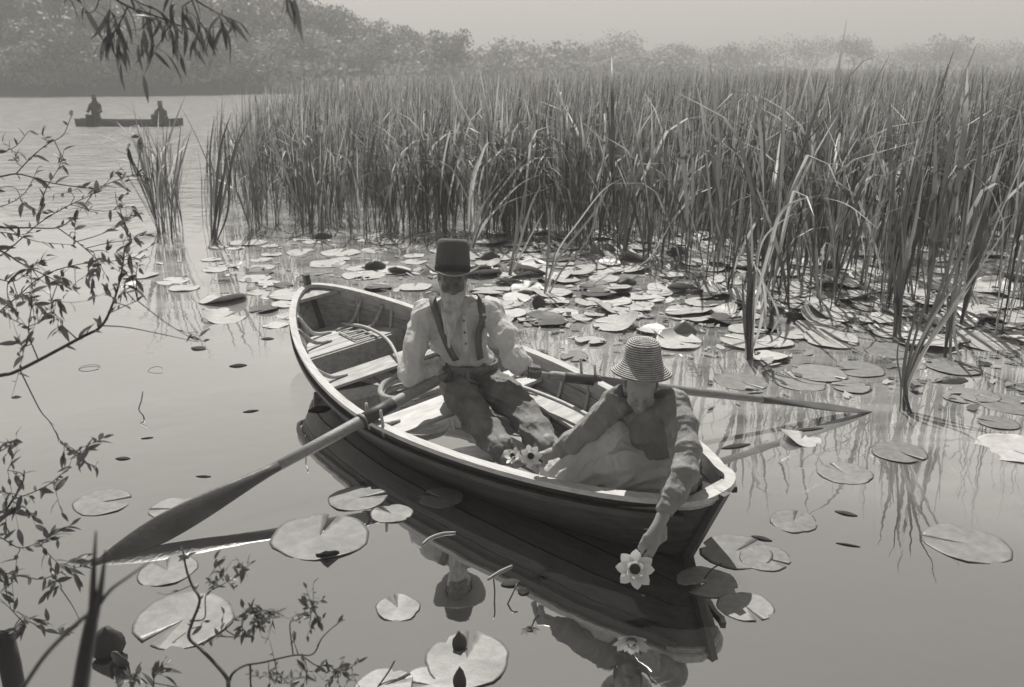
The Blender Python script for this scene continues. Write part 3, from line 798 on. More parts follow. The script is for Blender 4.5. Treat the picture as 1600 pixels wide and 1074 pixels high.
# ------------------------------------------------------------------ oars
def line_to_px(T, G, px):
    lo_, hi_ = 0.5, 3.0
    def col(k): p = T + (G - T) * k; d = p[1] * _c - (p[2] - CAM_H) * _s; return 800 + F_PX * p[0] / d
    s0 = col(lo_) < col(hi_)
    for _ in range(50):
        mid = (lo_ + hi_) / 2
        if (col(mid) < px) == s0: lo_ = mid
        else: hi_ = mid
    return T + (G - T) * lo_
def oar(T, G, Hd, Bv, blade_len, label, wmax=.130, fat=1.0):
    T, G, Hd = map(np.array, (T, G, Hd)); A = T - Hd; Ltot = np.linalg.norm(A); A = A / Ltot
    Bv = Bv - A * (Bv @ A); Bv /= np.linalg.norm(Bv); Cv = np.cross(A, Bv)
    base = Hd.copy(); root = empty('oar', V3(base)); tag(root, label, 'oar', 'the pair of oars')
    # handle + shaft + blade as lofted rings
    sh = Ltot - blade_len
    def rings(stations, n=14):
        vs, fs = [], []
        for (s_, rb, rc) in stations:
            for k in range(n):
                a = 2 * math.pi * k / n; vs.append(A * s_ + Bv * rb * math.cos(a) + Cv * rc * math.sin(a))
        m = len(stations)
        for i in range(m - 1):
            for k in range(n): fs.append([i * n + k, i * n + (k + 1) % n, (i + 1) * n + (k + 1) % n, (i + 1) * n + k])
        fs += [list(range(n))[::-1], [(m - 1) * n + k for k in range(n)]]
        return vs, fs
    MB().add(*rings([(0, .015, .015), (.005, .019, .019), (.13, .018, .018), (.15, .016, .016)])).build('handle', M['oar'], root)
    kg = float((G - Hd) @ A)
    MB().add(*rings([(.148, .017, .017), (.18, .027 * fat, .027 * fat), (.5, .028 * fat, .028 * fat), (kg, .028 * fat, .028 * fat), (sh * .7, .026 * fat, .026 * fat), (sh, .023 * fat, .021 * fat)])).build('shaft', M['oar'], root)
    st = []
    for t in np.linspace(0, 1, 15):
        w = .022 * fat + (wmax / 2 - .022 * fat) * (math.sin(min(1, t / .62) * math.pi / 2) ** 1.6) if t < .62 else wmax / 2 * (1 - .92 * ((t - .62) / .38) ** 1.7)
        st.append((sh - .004 + (blade_len + .004) * t, max(w, .006), .021 * fat * (1 - t) ** 2.2 + .004))
    MB().add(*rings(st, 16)).build('blade', M['blade'], root)
    MB().add(*rings([(kg - .10, .026 * fat, .026 * fat), (kg - .099, .0302 * fat, .0302 * fat), (kg + .10, .0302 * fat, .0302 * fat), (kg + .101, .025 * fat, .025 * fat)])).build('leather_collar', M['leather'], root)
    MB().add(*rings([(kg + .115, .025 * fat, .025 * fat), (kg + .116, .034 * fat, .034 * fat), (kg + .130, .034 * fat, .034 * fat), (kg + .131, .025 * fat, .025 * fat)])).build('button_ring', M['leather'], root)
    return root, A
T1 = Wz(137, 889, -.01); G1 = Wz(592, 643, .325); H1 = line_to_px(T1, G1, 716)
view1 = (T1 + G1) / 2 - _O
_, A1 = oar(T1, G1, H1, np.cross(T1 - H1, view1), 1.0, 'long oar with its broad blade dipped in the open water beside the boat', .135, 1.25)
T2 = Wz(1362, 644, .0); G2 = Wz(905, 592, .43); H2 = line_to_px(T2, G2, 818)
view2 = (T2 + G2) / 2 - _O
_, A2 = oar(T2, G2, H2, np.cross(T2 - H2, [0, 0, 1.0]) + .12 * view2, .85, 'long oar seen edge-on passing behind the straw hat', .13, 1.06)

# ------------------------------------------------------------------ people
def nrm(v): v = np.array(v, float); return v / (np.linalg.norm(v) + 1e-9)
def grip_hand(sd, W, G, A, r, e1, sgn, spread=.0205):
    """hand closed on a bar through G along A; knuckles start at e1 and fingers curl towards sgn*cross(A,e1)"""
    e1 = nrm(e1 - A * (e1 @ A)); e2 = np.cross(A, e1) * sgn
    def at(i, ang, rr): return G + A * i + (e1 * math.cos(ang) + e2 * math.sin(ang)) * rr
    lens = [1.0, 1.1, 1.05, .88]
    for k in range(4):
        off = (k - 1.5) * spread
        pts = [at(off, -.35, r + .022), at(off, .45, r + .017), at(off, 1.35 * lens[k], r + .011), at(off, 2.3 * lens[k], r + .009), at(off, 3.0 * lens[k], r + .007)]
        sd.chain(pts, [.0115, .0105, .0095, .009, .0075], .006)
    palm = at(0, -.55, r + .018)
    ax = nrm(np.array(W) - palm)
    sd.cap(at(-1.3 * spread, -.4, r + .020), palm * .35 + np.array(W) * .65, .015, .022, .012)
    sd.cap(at(0.0, -.45, r + .020), palm * .35 + np.array(W) * .65, .017, .022, .014)
    sd.cap(at(1.3 * spread, -.4, r + .020), palm * .35 + np.array(W) * .65, .015, .022, .012)
    sd.cap(palm * .35 + np.array(W) * .65, W, .024, .024, .012)
    th0 = at(-1.2 * spread, -.9, r + .018)
    sd.chain([th0, at(-2.6 * spread, -1.5, r + .014), at(-2.9 * spread, -2.3, r + .010)], [.014, .012, .009], .008)
def head(sd, c, fw, up, s=1.0):
    fw = nrm(fw); up = nrm(up - fw * (up @ fw)); rt = np.cross(fw, up)
    R = np.stack([rt, fw, up], 1)
    P = lambda x, y, z: c + R @ np.array([x, y, z]) * s
    sd.ell(P(0, -.012, .025), (.074 * s, .094 * s, .100 * s), R, .02)
    sd.ell(P(0, .022, -.045), (.056 * s, .066 * s, .075 * s), R, .03)
    sd.ell(P(0, .062, -.098), (.024 * s, .020 * s, .020 * s), R, .03)
    sd.cap(P(0, .088, .005), P(0, .112, -.030), .009 * s, .014 * s, .012)
    sd.ell(P(-.014, .098, -.034), (.010 * s,) * 3, R, .008).ell(P(.014, .098, -.034), (.010 * s,) * 3, R, .008)
    sd.cap(P(-.045, .070, .022), P(.045, .070, .022), .012 * s, .012 * s, .02)
    for q in (-1, 1):
        sd.ell(P(q * .032, .092, .004), (.019 * s, .016 * s, .013 * s), R, .012, sub=True)
        sd.ell(P(q * .032, .076, .003), (.014 * s, .012 * s, .012 * s), R, .004)
        sd.ell(P(q * .046, .062, -.030), (.022 * s, .022 * s, .024 * s), R, .02)
        sd.ell(P(q * .076, -.008, -.010), (.010 * s, .022 * s, .034 * s), R, .008)
    sd.ell(P(0, .086, -.060), (.026 * s, .011 * s, .008 * s), R, .006).ell(P(0, .084, -.073), (.021 * s, .010 * s, .008 * s), R, .006)
    return P, R
def folds(freq, amp, dirv, seed=0.0, sharp=2.0):
    dirv = np.array(dirv, float)
    def fn(v):
        a = vnoise(v * freq * dirv + seed); b = vnoise(v * freq * 2.3 * dirv + 17.3 + seed)
        c2 = vnoise(v * freq * 4.6 * dirv[[1, 2, 0]] + 41.7 + seed)
        r = 1 - np.abs(2 * a - 1); return amp * (r ** sharp + .5 * (1 - np.abs(2 * b - 1)) ** 2 + .18 * (1 - np.abs(2 * c2 - 1)) ** 2 - .8)
    return fn

def cloth(sd, amp, seed, fq=15.0):
    """folds that run along each limb, and creases across it near its bends"""
    def fn(v):
        num = np.zeros(len(v)); den = np.full(len(v), 1e-9)
        for i, p in enumerate(sd.p):
            d = np.abs(sd._one(p, v)); w = np.exp(-d / .007)
            if p[0] == 'c': a, b = p[1], p[2]
            else: a, b = p[1] + np.array([0, 0, p[2][2]]), p[1] - np.array([0, 0, p[2][2]])
            L = np.linalg.norm(b - a) + 1e-6; ax = (b - a) / L
            u = nrm(np.cross(ax, [.3, .9, .2])); q = np.cross(ax, u); X = v - a
            x, y, z = X @ u, X @ q, X @ ax
            tw = z * 2.2; c_, s_ = np.cos(tw), np.sin(tw); x, y = x * c_ - y * s_, x * s_ + y * c_
            n1 = vnoise(np.stack([x * fq, y * fq, z * fq * .22], 1) + seed + i * .0)
            n2 = vnoise(np.stack([x * fq * 2.1, y * fq * 2.1, z * fq * .5], 1) + seed + 9.1)
            n3 = vnoise(np.stack([x * 7 + z * 6, y * 7, z * 34], 1) + seed + 4.7)
            e = np.minimum(np.abs(z), np.abs(z - L)); near_ = np.exp(-(e / .05) ** 2) if p[0] == 'c' else 0.25
            f = (1 - np.abs(2 * n1 - 1)) ** 2.4 + .35 * (1 - np.abs(2 * n2 - 1)) ** 2 + .28 * near_ * (1 - np.abs(2 * n3 - 1)) ** 1.5 - .6
            num += w * f; den += w
        return amp * num / den
    return fn

# --- the rower
mp = lambda px, py, y: Wy(px, py, y)
GH1 = H1 + A1 * .055; GH2 = H2 + A2 * .06
hd_c = mp(707, 434, 5.06); neck = mp(712, 476, 5.12)
shR, shL = mp(664, 490, 5.14), mp(766, 486, 5.09)
elR = mp(642, 582, 4.96); elL = mp(803, 556, 4.92)
wrR = GH1 + np.array([-.055, .065, .030]); wrL = GH2 + np.array([-.050, .065, .035])
chest = mp(716, 522, 5.13); waist = mp(732, 566, 5.17); pelv = mp(738, 594, 5.22)
hipR, hipL = pelv + np.array([-.095, -.02, -.01]), pelv + np.array([.095, -.04, -.01])
knR, knL = mp(742, 652, 4.82), mp(820, 650, 4.74)
anR, anL = mp(786, 704, 4.44), mp(855, 702, 4.42)
toR, toL = mp(808, 716, 4.30), mp(872, 716, 4.28)
base_m = np.array([pelv[0], pelv[1], 0.25])
man = empty('person', V3(base_m))
tag(man, 'bearded person in tall felt hat, pale shirt and braces rowing the boat', 'person')
fwd = nrm([.06, -.95, -.30])
sd = SDF()
P, HR = head(sd, hd_c, fwd, np.array([0, 0, 1.0]))
sd.cap(neck + np.array([0, .03, -.02]), hd_c + np.array([0, .03, -.06]), .055, .05, .03)
sd.ell(chest + np.array([0, .0, .08]), (.155, .095, .14), None, .05).ell(waist, (.13, .09, .13), None, .05).ell(pelv, (.14, .10, .10), None, .05)
for a, b, c_ in ((shR, elR, wrR), (shL, elL, wrL)): sd.chain([a, b, c_], [.05, .038, .027], .03); sd.cap(neck + np.array([0, .02, -.03]), a, .05, .05, .04)
for a, b, c_ in ((hipR, knR, anR), (hipL, knL, anL)): sd.chain([a, b, c_], [.075, .052, .036], .03)
grip_hand(sd, wrR, GH1, A1, .018, np.array([.0, .25, 1.0]), 1 if np.cross(A1, [0, 0, 1.0])[1] < 0 else -1)
grip_hand(sd, wrL, GH2, A2, .018, np.array([.0, .25, 1.0]), 1 if np.cross(A2, [0, 0, 1.0])[1] < 0 else -1)
body_m = sdf_obj('body', sd, M['skin'], man, base_m, .0055)
# shirt
ss = SDF()
ss.ell(chest + np.array([0, .015, .085]), (.185, .118, .145), None, .05).ell(chest + np.array([0, .02, -.03]), (.165, .120, .15), None, .05).ell(waist + np.array([0, .01, .0]), (.150, .105, .11), None, .05)
for a in (shR, shL): ss.cap(neck + np.array([0, .03, -.035]), a, .062, .066, .045)
mid = lambda a, b, t: a + (b - a) * t
ss.ell(neck + np.array([0, .03, -.022]), (.088, .080, .042), None, .02)
ss.chain([shR, mid(shR, elR, .55) + np.array([-.012, 0, 0]), elR + np.array([-.005, 0, -.012]), mid(elR, wrR, .55) + np.array([0, 0, -.02]), mid(elR, wrR, .86)], [.064, .059, .057, .051, .036], .035)
ss.chain([shL, mid(shL, elL, .55) + np.array([.012, 0, 0]), elL + np.array([.008, 0, -.02]), mid(elL, wrL, .55) + np.array([0, 0, -.02]), mid(elL, wrL, .84)], [.064, .060, .058, .051, .037], .035)
shirt = sdf_obj('shirt', ss, M['shirt'], man, base_m, .006, cloth(ss, .028, 3.0, 17))
mb = MB()
for e, w_ in ((elR, wrR), (elL, wrL)):
    ax_ = nrm(w_ - e); c0 = mid(e, w_, .82)
    mb = MB(); mb.tube([c0 - base_m, c0 + ax_ * .012 - base_m, c0 + ax_ * .045 - base_m], [.036, .041, .040], 14); mb.build('cuff', M['shirt'], shirt)
# collar, open at the throat
cv_, cf_ = [], []
for i, a in enumerate(np.linspace(-2.45, 2.45, 17)):
    q = neck + np.array([.068 * math.sin(a), .025 + .070 * math.cos(a), -.012 - .018 * (1 - math.cos(a))])
    o_ = np.array([math.sin(a), math.cos(a), 0])
    cv_ += [q + o_ * .004 + np.array([0, 0, .035]), q + o_ * .020 + np.array([0, 0, -.02]), q + o_ * .012 + np.array([0, 0, -.024]), q - o_ * .003 + np.array([0, 0, .02])]
for i in range(16):
    for j in range(4): cf_.append([i * 4 + j, i * 4 + (j + 1) % 4, i * 4 + 4 + (j + 1) % 4, i * 4 + 4 + j])
link('collar', mk_mesh('collar', np.array(cv_) - base_m, cf_, M['shirt']), shirt)
# trousers with high waistband
st_ = SDF()
st_.ell(pelv + np.array([0, .01, .015]), (.165, .125, .125), None, .05).ell(waist + np.array([0.01, .0, -.035]), (.158, .120, .075), None, .04)
st_.chain([hipR, mid(hipR, knR, .5) + np.array([-.01, 0, .01]), knR, mid(knR, anR, .5), mid(knR, anR, .93)], [.105, .098, .082, .076, .062], .04)
st_.chain([hipL, mid(hipL, knL, .5) + np.array([.01, 0, .01]), knL, mid(knL, anL, .5), mid(knL, anL, .95)], [.105, .098, .082, .076, .064], .04)
trs = sdf_obj('trousers', st_, M['trousers'], man, base_m, .007, cloth(st_, .024, 8.0))
wb_, wf_ = [], []
for i in range(33):
    a = 2 * math.pi * i / 32; o_ = np.array([math.cos(a), math.sin(a), 0]); q = waist + np.array([.004, .004, -.012 + .006 * math.sin(a)]) + np.array([.168 * math.cos(a), .128 * math.sin(a), 0])
    wb_ += [q + np.array([0, 0, .026]), q + o_ * .008 + np.array([0, 0, .022]), q + o_ * .009 + np.array([0, 0, -.022]), q + np.array([0, 0, -.026])]
for i in range(32):
    for j in range(4): wf_.append([i * 4 + j, i * 4 + (j + 1) % 4, i * 4 + 4 + (j + 1) % 4, i * 4 + 4 + j])
link('waistband', mk_mesh('waistband', np.array(wb_) - base_m, wf_, M['trousers']), trs)
for a, t_ in ((anR, toR), (anL, toL)):
    d_ = nrm(t_ - a); sb = SDF(); sb.cap(a + np.array([0, .03, .03]), a + np.array([0, .02, -.035]), .046, .044, .03).cap(a + np.array([0, .03, -.05]), a + d_ * .10 + np.array([0, 0, -.02]), .042, .040, .03).ell(a + d_ * .15 + np.array([0, 0, -.02]), (.044, .044, .036), None, .03)
    sdf_obj('boot', sb, M['boot'], man, base_m, .007, folds(20, .005, (1, 1, 1), 2.0))
# braces
st2 = SDF(); st2.p = ss.p[:5]
def strap(pts, sdl, w=.040, off=.010, parent=None, name='brace', m='brace'):
    Pp = sdl.snap(smooth_path(pts, 6), off); g = sdl.grad(Pp); T_ = np.gradient(Pp, axis=0); T_ /= np.linalg.norm(T_, axis=1)[:, None]
    wd = np.cross(g, T_); wd /= np.linalg.norm(wd, axis=1)[:, None]
    v, f = ribbon(Pp - base_m, wd, w, .004, g); return link(name, mk_mesh(name, v, f, M[m]), parent)
strap([mp(676, 462, 5.16), mp(682, 490, 5.04), mp(694, 530, 5.0), mp(712, 566, 5.02)], st2, .042, .022, man)
strap([mp(752, 458, 5.14), mp(753, 490, 5.0), mp(754, 530, 4.98), mp(758, 566, 5.02)], st2, .042, .022, man)
strap([mp(724, 492, 5.0), mp(727, 520, 4.98), mp(730, 556, 5.0)], st2, .034, .020, shirt, 'placket', 'shirt')
for q in ((725, 503), (727, 522), (729, 541)):
    bp = st2.snap(np.array([mp(*q, 4.97)]), .026); bn = st2.grad(bp)[0]
    MB().tube([bp[0] - base_m, bp[0] + bn * .006 - base_m], [.007, .006], 8).build('button', M['straw_b'], shirt)
strap([mp(729, 569, 5.0), mp(735, 585, 4.98), mp(742, 606, 5.02)], st_, .020, .012, trs, 'fly_flap', 'trousers')
# beard: tapered lump of hair with strands
sbd = SDF()
sbd.ell(P(0, .060, -.082), (.050, .036, .045), HR, .03).ell(P(0, .075, -.125), (.042, .032, .060), HR, .03)
sbd.chain([P(0, .07, -.12), mp(705, 496, 4.955), mp(701, 542, 4.965)], [.038, .032, .008], .03).chain([P(-.025, .07, -.11), mp(698, 490, 4.96), mp(697, 520, 4.97)], [.028, .022, .008], .02).chain([P(.025, .07, -.11), mp(712, 490, 4.96), mp(707, 522, 4.965)], [.028, .022, .008], .02)
for q in (-1, 1): sbd.cap(P(q * .062, .012, -.02), P(q * .045, .05, -.085), .018, .026, .02)
sdf_obj('beard', sbd, M['beard'], man, base_m, .005, folds(30, .006, (1.6, 1.6, .3), 5.0, 1.0))
# felt hat
def felt_hat():
    up = nrm([.03, .20, .97]); fw = nrm(HR[:, 1] - up * (HR[:, 1] @ up)); rt = np.cross(fw, up)
    Rm = np.stack([rt, fw, up], 1); c0 = hd_c + np.array([0, .02, .035])
    root = link('hat', mk_mesh('hat', [(0, 0, 0)], [], M['felt']), man)
    prof = [(.106, -.012), (.107, .02), (.105, .07), (.101, .12), (.098, .155), (.092, .172), (.078, .180), (.045, .178), (.012, .174)]
    def cr(p, a):
        n_ = 1 + .03 * math.sin(2 * a + .6) + .015 * math.sin(5 * a); z = p[2]
        return Rm @ np.array([p[0] * .93 * n_, p[1] * 1.05 * n_, z + (.004 * math.sin(a + .6) if z > .1 else 0)]) + c0 - base_m
    mb = MB(); mb.lathe(prof, 40, 0, cr)
    top = len(mb.v) - 40; mb.f.append(list(range(top, top + 40))); mb.m.append(0)
    br = [(.100, -.004), (.118, -.006), (.140, -.008), (.160, -.008), (.176, -.004), (.178, -.009), (.160, -.014), (.118, -.013), (.100, -.012)]
    def bf_(p, a):
        r = math.hypot(p[0], p[1]); k = max(0, (r - .105) / .075); lift = .055 * k ** 1.6 * abs(math.cos(a)) ** 2.2 - .018 * k * max(0, math.sin(a)) - .006 * k * max(0, -math.sin(a)) + .004 * math.sin(3 * a) * k
        return Rm @ np.array([p[0] * (.95), p[1] * 1.0, p[2] + lift]) + c0 - base_m
    mc = MB(); mc.lathe(br, 48, 0, bf_)
    me = mk_mesh('hat', mb.v, mb.f, M['felt']); root.data = me
    mc.build('brim', M['felt_b'], root)
    mbd = MB(); mbd.lathe([(.1085, .004), (.110, .006), (.109, .032), (.107, .034)], 40, 0, cr); mbd.build('hat_band', M['cloth_dk'], root)
felt_hat()
# hair at the sides
sh_ = SDF()
for q in (-1, 1): sh_.cap(P(q * .070, -.03, .03), P(q * .068, -.03, -.045), .016, .014, .02)
sh_.ell(P(0, -.07, -.02), (.06, .03, .06), HR, .02)
sdf_obj('hair', sh_, M['beard'], man, base_m, .006)

# --- the person gathering lilies
wh_c = mp(1001, 606, 3.83)
wneck = mp(1006, 640, 3.91)
wsR, wsL = mp(964, 626, 3.92), mp(1054, 630, 3.84)
weR, wwR = mp(922, 668, 3.87), mp(872, 706, 3.86)
weL, wwL = mp(1068, 738, 3.54), mp(1036, 806, 3.40)
wch, wpe = mp(1014, 676, 3.96), mp(1032, 732, 4.02)
base_w = np.array([wpe[0], wpe[1], .27])
wom = empty('person', V3(base_w))
tag(wom, 'person in striped straw hat leaning over the rail to lift a water lily', 'person')
sd = SDF()
wf = nrm([-.05, -.86, -.50])
P2, HR2 = head(sd, wh_c, wf, np.array([0, 0, 1.0]), .92)
sd.cap(wneck + np.array([0, .03, 0]), wh_c + np.array([0, .045, -.03]), .045, .043, .03)
sd.ell(wch, (.13, .085, .15), None, .05).ell(wpe, (.14, .11, .10), None, .05)
sd.chain([wsR, weR, wwR], [.045, .034, .025], .03).chain([wsL, weL, wwL], [.045, .034, .026], .03)
sd.cap(wneck + np.array([0, .02, -.03]), wsR, .045, .045, .04).cap(wneck + np.array([0, .02, -.03]), wsL, .045, .045, .04)
wkR, wfR = mp(950, 682, 3.93), mp(880, 738, 3.96); wkL, wfL = mp(968, 733, 3.87), mp(905, 752, 3.94)
for a, b, c_ in ((wpe + np.array([-.08, 0, 0]), wkR, wfR), (wpe + np.array([.06, -.03, 0]), wkL, wfL)): sd.chain([a, b, c_], [.07, .05, .035], .03)
# left hand hanging down to the lily
FL = mp(992, 889, 3.31)
kn_ = mp(1018, 843, 3.345)
ax_ = nrm(kn_ - wwL); sdw = nrm(np.cross(ax_, _O - kn_)); fr_ = np.cross(sdw, ax_)
for k in range(-1, 2): sd.cap(wwL + ax_ * .01, kn_ + sdw * k * .020, .022, .014, .012)
lens = [.9, 1.05, 1.0, .8]
for k in range(4):
    o = sdw * (k - 1.5) * .019; b0 = kn_ + o; b1 = b0 + ax_ * .040 * lens[k] - fr_ * .004; b2 = b1 + (ax_ * .8 - fr_ * .55) * .028 * lens[k]; b3 = b2 + (ax_ * .35 - fr_ * .9) * .022 * lens[k]
    sd.chain([b0, b1, b2, b3], [.0105, .0095, .0085, .007], .006)
t0 = wwL + ax_ * .045 - sdw * .026
sd.chain([t0, t0 + ax_ * .035 - sdw * .018 - fr_ * .01, t0 + ax_ * .070 - sdw * .006 - fr_ * .022], [.014, .0115, .008], .008)
# right hand closed on a lily stem on the rail
GW = mp(846, 722, 3.86)
grip_hand(sd, wwR, GW, nrm([.15, -.75, .6]), .007, np.array([.1, .1, 1.0]), -1, .018)
sdf_obj('body', sd, M['skin2'], wom, base_w, .0055)
sb = SDF()
sb.ell(wch + np.array([0, .01, .04]), (.150, .105, .13), None, .05).ell(wch + np.array([0.01, .02, -.06]), (.140, .105, .13), None, .05).ell(wpe + np.array([0, .02, .05]), (.15, .115, .08), None, .04)
for a in (wsR, wsL): sb.cap(wneck + np.array([0, .035, -.03]), a, .055, .060, .04)
sb.chain([wsR, mid(wsR, weR, .5), weR, mid(weR, wwR, .6), mid(weR, wwR, .9)], [.056, .052, .048, .042, .033], .03)
sb.chain([wsL, mid(wsL, weL, .35) + np.array([.02, 0, 0]), mid(wsL, weL, .7) + np.array([.02, .0, 0]), weL, mid(weL, wwL, .45), mid(weL, wwL, .80)], [.058, .058, .056, .053, .046, .038], .03)
blouse = sdf_obj('blouse', sb, M['blouse'], wom, base_w, .006, cloth(sb, .026, 21.0))
for e, w_, t_ in ((weR, wwR, .88), (weL, wwL, .78)):
    c0 = mid(e, w_, t_); a_ = nrm(w_ - e); MB().tube([c0 - base_w, c0 + a_ * .008 - base_w, c0 + a_ * .032 - base_w], [.032, .037, .036], 12).build('cuff', M['blouse'], blouse)
# open collar flaps
for q in (-1, 1):
    n0 = wneck + np.array([q * .035, -.03, .01]); vs = [n0 + np.array([q * .03, .06, .02]), n0 + np.array([0, -.035, .0]), n0 + np.array([q * .045, -.055, -.045]), n0 + np.array([q * .075, -.01, -.02])]
    vs = vs + [v + np.array([0, .006, -.006]) for v in vs]
    link('collar', mk_mesh('collar', [list(v - base_w) for v in vs], [[0, 1, 2, 3], [7, 6, 5, 4], [0, 4, 5, 1], [1, 5, 6, 2], [2, 6, 7, 3], [3, 7, 4, 0]], M['blouse'], False), blouse)
# skirt / apron spread over raised knee
sk = SDF()
sk.ell(wpe + np.array([-.01, -.02, -.02]), (.19, .15, .12), None, .05)
sk.chain([wpe + np.array([-.08, -.02, 0]), wkR, wfR], [.115, .082, .085], .05)
sk.chain([wpe + np.array([.03, -.06, -.02]), wkL, wfL], [.11, .085, .085], .05)
sk.cap(wfR, mp(900, 750, 3.92), .075, .06, .05).cap(mp(960, 756, 3.85), mp(1035, 756, 3.82), .050, .055, .05).cap(mp(905, 752, 3.92), mp(975, 758, 3.86), .06, .05, .05)
sdf_obj('skirt', sk, M['skirt'], wom, base_w, .007, cloth(sk, .050, 31.0, 13))
# straw hat of sewn braid
def straw_hat():
    up = nrm([.03, .02, 1.0]); fw = nrm(HR2[:, 1] - up * (HR2[:, 1] @ up)); rt = np.cross(fw, up); Rm = np.stack([rt, fw, up], 1)
    c0 = mp(1003, 571, 3.86)
    # outline from the crown centre out to the brim, then ridged by braid rows
    key = [(.004, .150), (.030, .149), (.055, .143), (.074, .130), (.083, .112), (.087, .09), (.091, .06), (.097, .03), (.106, .010), (.122, -.010), (.140, -.026), (.156, -.038)]
    kp = smooth_path([(r * .90, 0, z * .84) for r, z in key], 6)[:, [0, 2]]
    seg = np.r_[0, np.cumsum(np.linalg.norm(np.diff(kp, axis=0), axis=1))]; rows = 23
    def at(s_): return np.array([np.interp(s_, seg, kp[:, 0]), np.interp(s_, seg, kp[:, 1])])
    prof, rowm = [], []
    for k in range(rows):
        a = seg[-1] * k / rows; b = seg[-1] * (k + 1) / rows
        for t, o in ((0.0, .0030), (.40, .0042), (.60, .0022), (.64, -.0018), (.97, -.0014)):
            s_ = a + (b - a) * t; p_ = at(s_); tg = at(s_ + .002) - at(s_ - .002); tg /= np.linalg.norm(tg) + 1e-9; n_ = np.array([-tg[1], tg[0]])
            if n_[1] < 0 and n_[0] < 0: n_ = -n_
            prof.append(tuple(p_ + n_ * o)); rowm.append(0 if t < .6 else 1)
    prof.append(tuple(at(seg[-1]))); rowm.append(0)
    ins = [(max(.002, r - .004), z - .005) for r, z in [tuple(at(s_)) for s_ in np.linspace(seg[-1], 0, 24)]]
    def fn(p, a):
        r = math.hypot(p[0], p[1]); k = max(0, (r - .10) / .06)
        return Rm @ np.array([p[0] * 1.0, p[1] * 1.02, p[2] + .006 * k * math.sin(2 * a + .5) + .003 * math.sin(3 * a + 1) * k]) + c0 - base_w
    mb = MB(); n = 48; allp = prof + ins
    mb.lathe(allp, n, 0, fn)
    fm = []
    for i in range(len(allp) - 1): fm += [rowm[i] if i < len(prof) - 1 else 0] * n
    mb.m = fm
    mb.build('straw_hat', [M['straw_a'], M['straw_b']], wom)
straw_hat()
shh = SDF()
for q in (-1, 1): shh.cap(P2(q * .066, .0, .03), P2(q * .064, -.01, -.06), .018, .014, .02)
shh.ell(P2(0, -.065, -.02), (.062, .040, .07), HR2, .02)
sdf_obj('hair', shh, M['hair'], wom, base_w, .006)

# ------------------------------------------------------------------ water lilies (flowers)
PET = []
for L_, W_ in ((1.0, .34), (.92, .30)):
    vs, fs = [], []
    for i in range(7):
        t = i / 6; w = W_ * math.sin(math.pi * min(.999, t * .86 + .10)) ** .9 * (1 if t < 1 else .15); z = .30 * t ** 1.6
        vs += [(t * L_, -w, z + .10 * w), (t * L_, 0, z - .03), (t * L_, w, z + .10 * w)]
    for i in range(6): fs += [[i * 3, i * 3 + 3, i * 3 + 4, i * 3 + 1], [i * 3 + 1, i * 3 + 4, i * 3 + 5, i * 3 + 2]]
    PET.append(mk_mesh('petal', vs, fs, M['petal']))
def lily(loc, nvec, r, label, stem=None, npet=8):
    q = Vector(nvec).to_track_quat('Z', 'Y'); root = empty('water_lily', V3(loc)); root.rotation_mode = 'QUATERNION'; root.rotation_quaternion = q
    tag(root, label, 'flower')
    for ring, (nn, rr, tilt, zz) in enumerate(((npet, r, .10, 0), (npet - 2, r * .72, .65, .004))):
        for k in range(nn):
            a = 2 * math.pi * (k + .5 * ring) / nn + random.gauss(0, .06)
            o = link('petal', PET[ring], root, (0.10 * r * math.cos(a), .10 * r * math.sin(a), zz), (0, 0, 0), rr)
            o.rotation_euler = Matrix.Rotation(a, 3, 'Z').to_4x4().to_euler() if 0 else (Matrix.Rotation(a, 3, 'Z') @ Matrix.Rotation(-tilt + random.gauss(0, .05), 3, 'Y')).to_euler()
    mb = MB(); mb.lathe([(.001, .012), (r * .16, .014), (r * .28, .020), (r * .30, .012), (r * .20, .002), (.002, 0)], 14); mb.build('flower_centre', M['stamen'], root)
    if stem is not None:
        inv = root.rotation_quaternion.to_matrix().inverted()
        P_ = [np.array(inv @ (V3(p) - V3(loc))) for p in stem]; MB().tube(smooth_path(P_, 4), .004, 6).build('stalk', M['stalk'], root)
    return root
lily(FL, (-.10, -.80, .42), .078, 'open white water lily dangling from the hand over the water', [FL, FL + np.array([.02, .03, .03]), kn_ + ax_ * .05, kn_ - ax_ * .0 - fr_ * .02])
LL = mp(829, 713, 3.82)
lily(LL, (.05, -.85, .45), .050, 'white water lily held in the hand resting on the rail', [LL, LL + np.array([.02, .03, -.01]), GW, GW + np.array([.03, .05, -.03])], 7)
lily(mp(803, 714, 4.12), (-.5, -.5, .7), .045, 'half-closed pale water lily lying by the boots of the rower', None, 7)

# ------------------------------------------------------------------ gear in the boat
def rope_coil():
    c = np.array([-.62, .02, .03]); w0 = to_world(c); root = empty('rope_coil', V3(w0)); tag(root, 'thick coil of rope lying in the boat behind the rower', 'rope')
    for k in range(3):
        P = []
        for a in np.linspace(0, 2 * math.pi, 41)[:-1]:
            r = .20 + .006 * k; q = c + np.array([r * 1.0 * math.cos(a), r * 1.05 * math.sin(a), .045 + .036 * k + .012 * math.sin(2 * a + k)]); P.append(to_world(q) - w0)
        P.append(P[0]); v, f = tube(P, .020, 8, False); MB().add(v, f).build('rope_turn', M['rope'], root)
rope_coil()
def stick(name, pts, r0, r1, m, label, cat, group=None):
    P = smooth_path(pts, 6); b = P[0].copy(); o = MB().tube(P - b, np.linspace(r0, r1, len(P)), 8).build(name, M[m], None, loc=V3(b)); return tag(o, label, cat, group)
bl = lambda x, y, z: to_world((x, y, z))
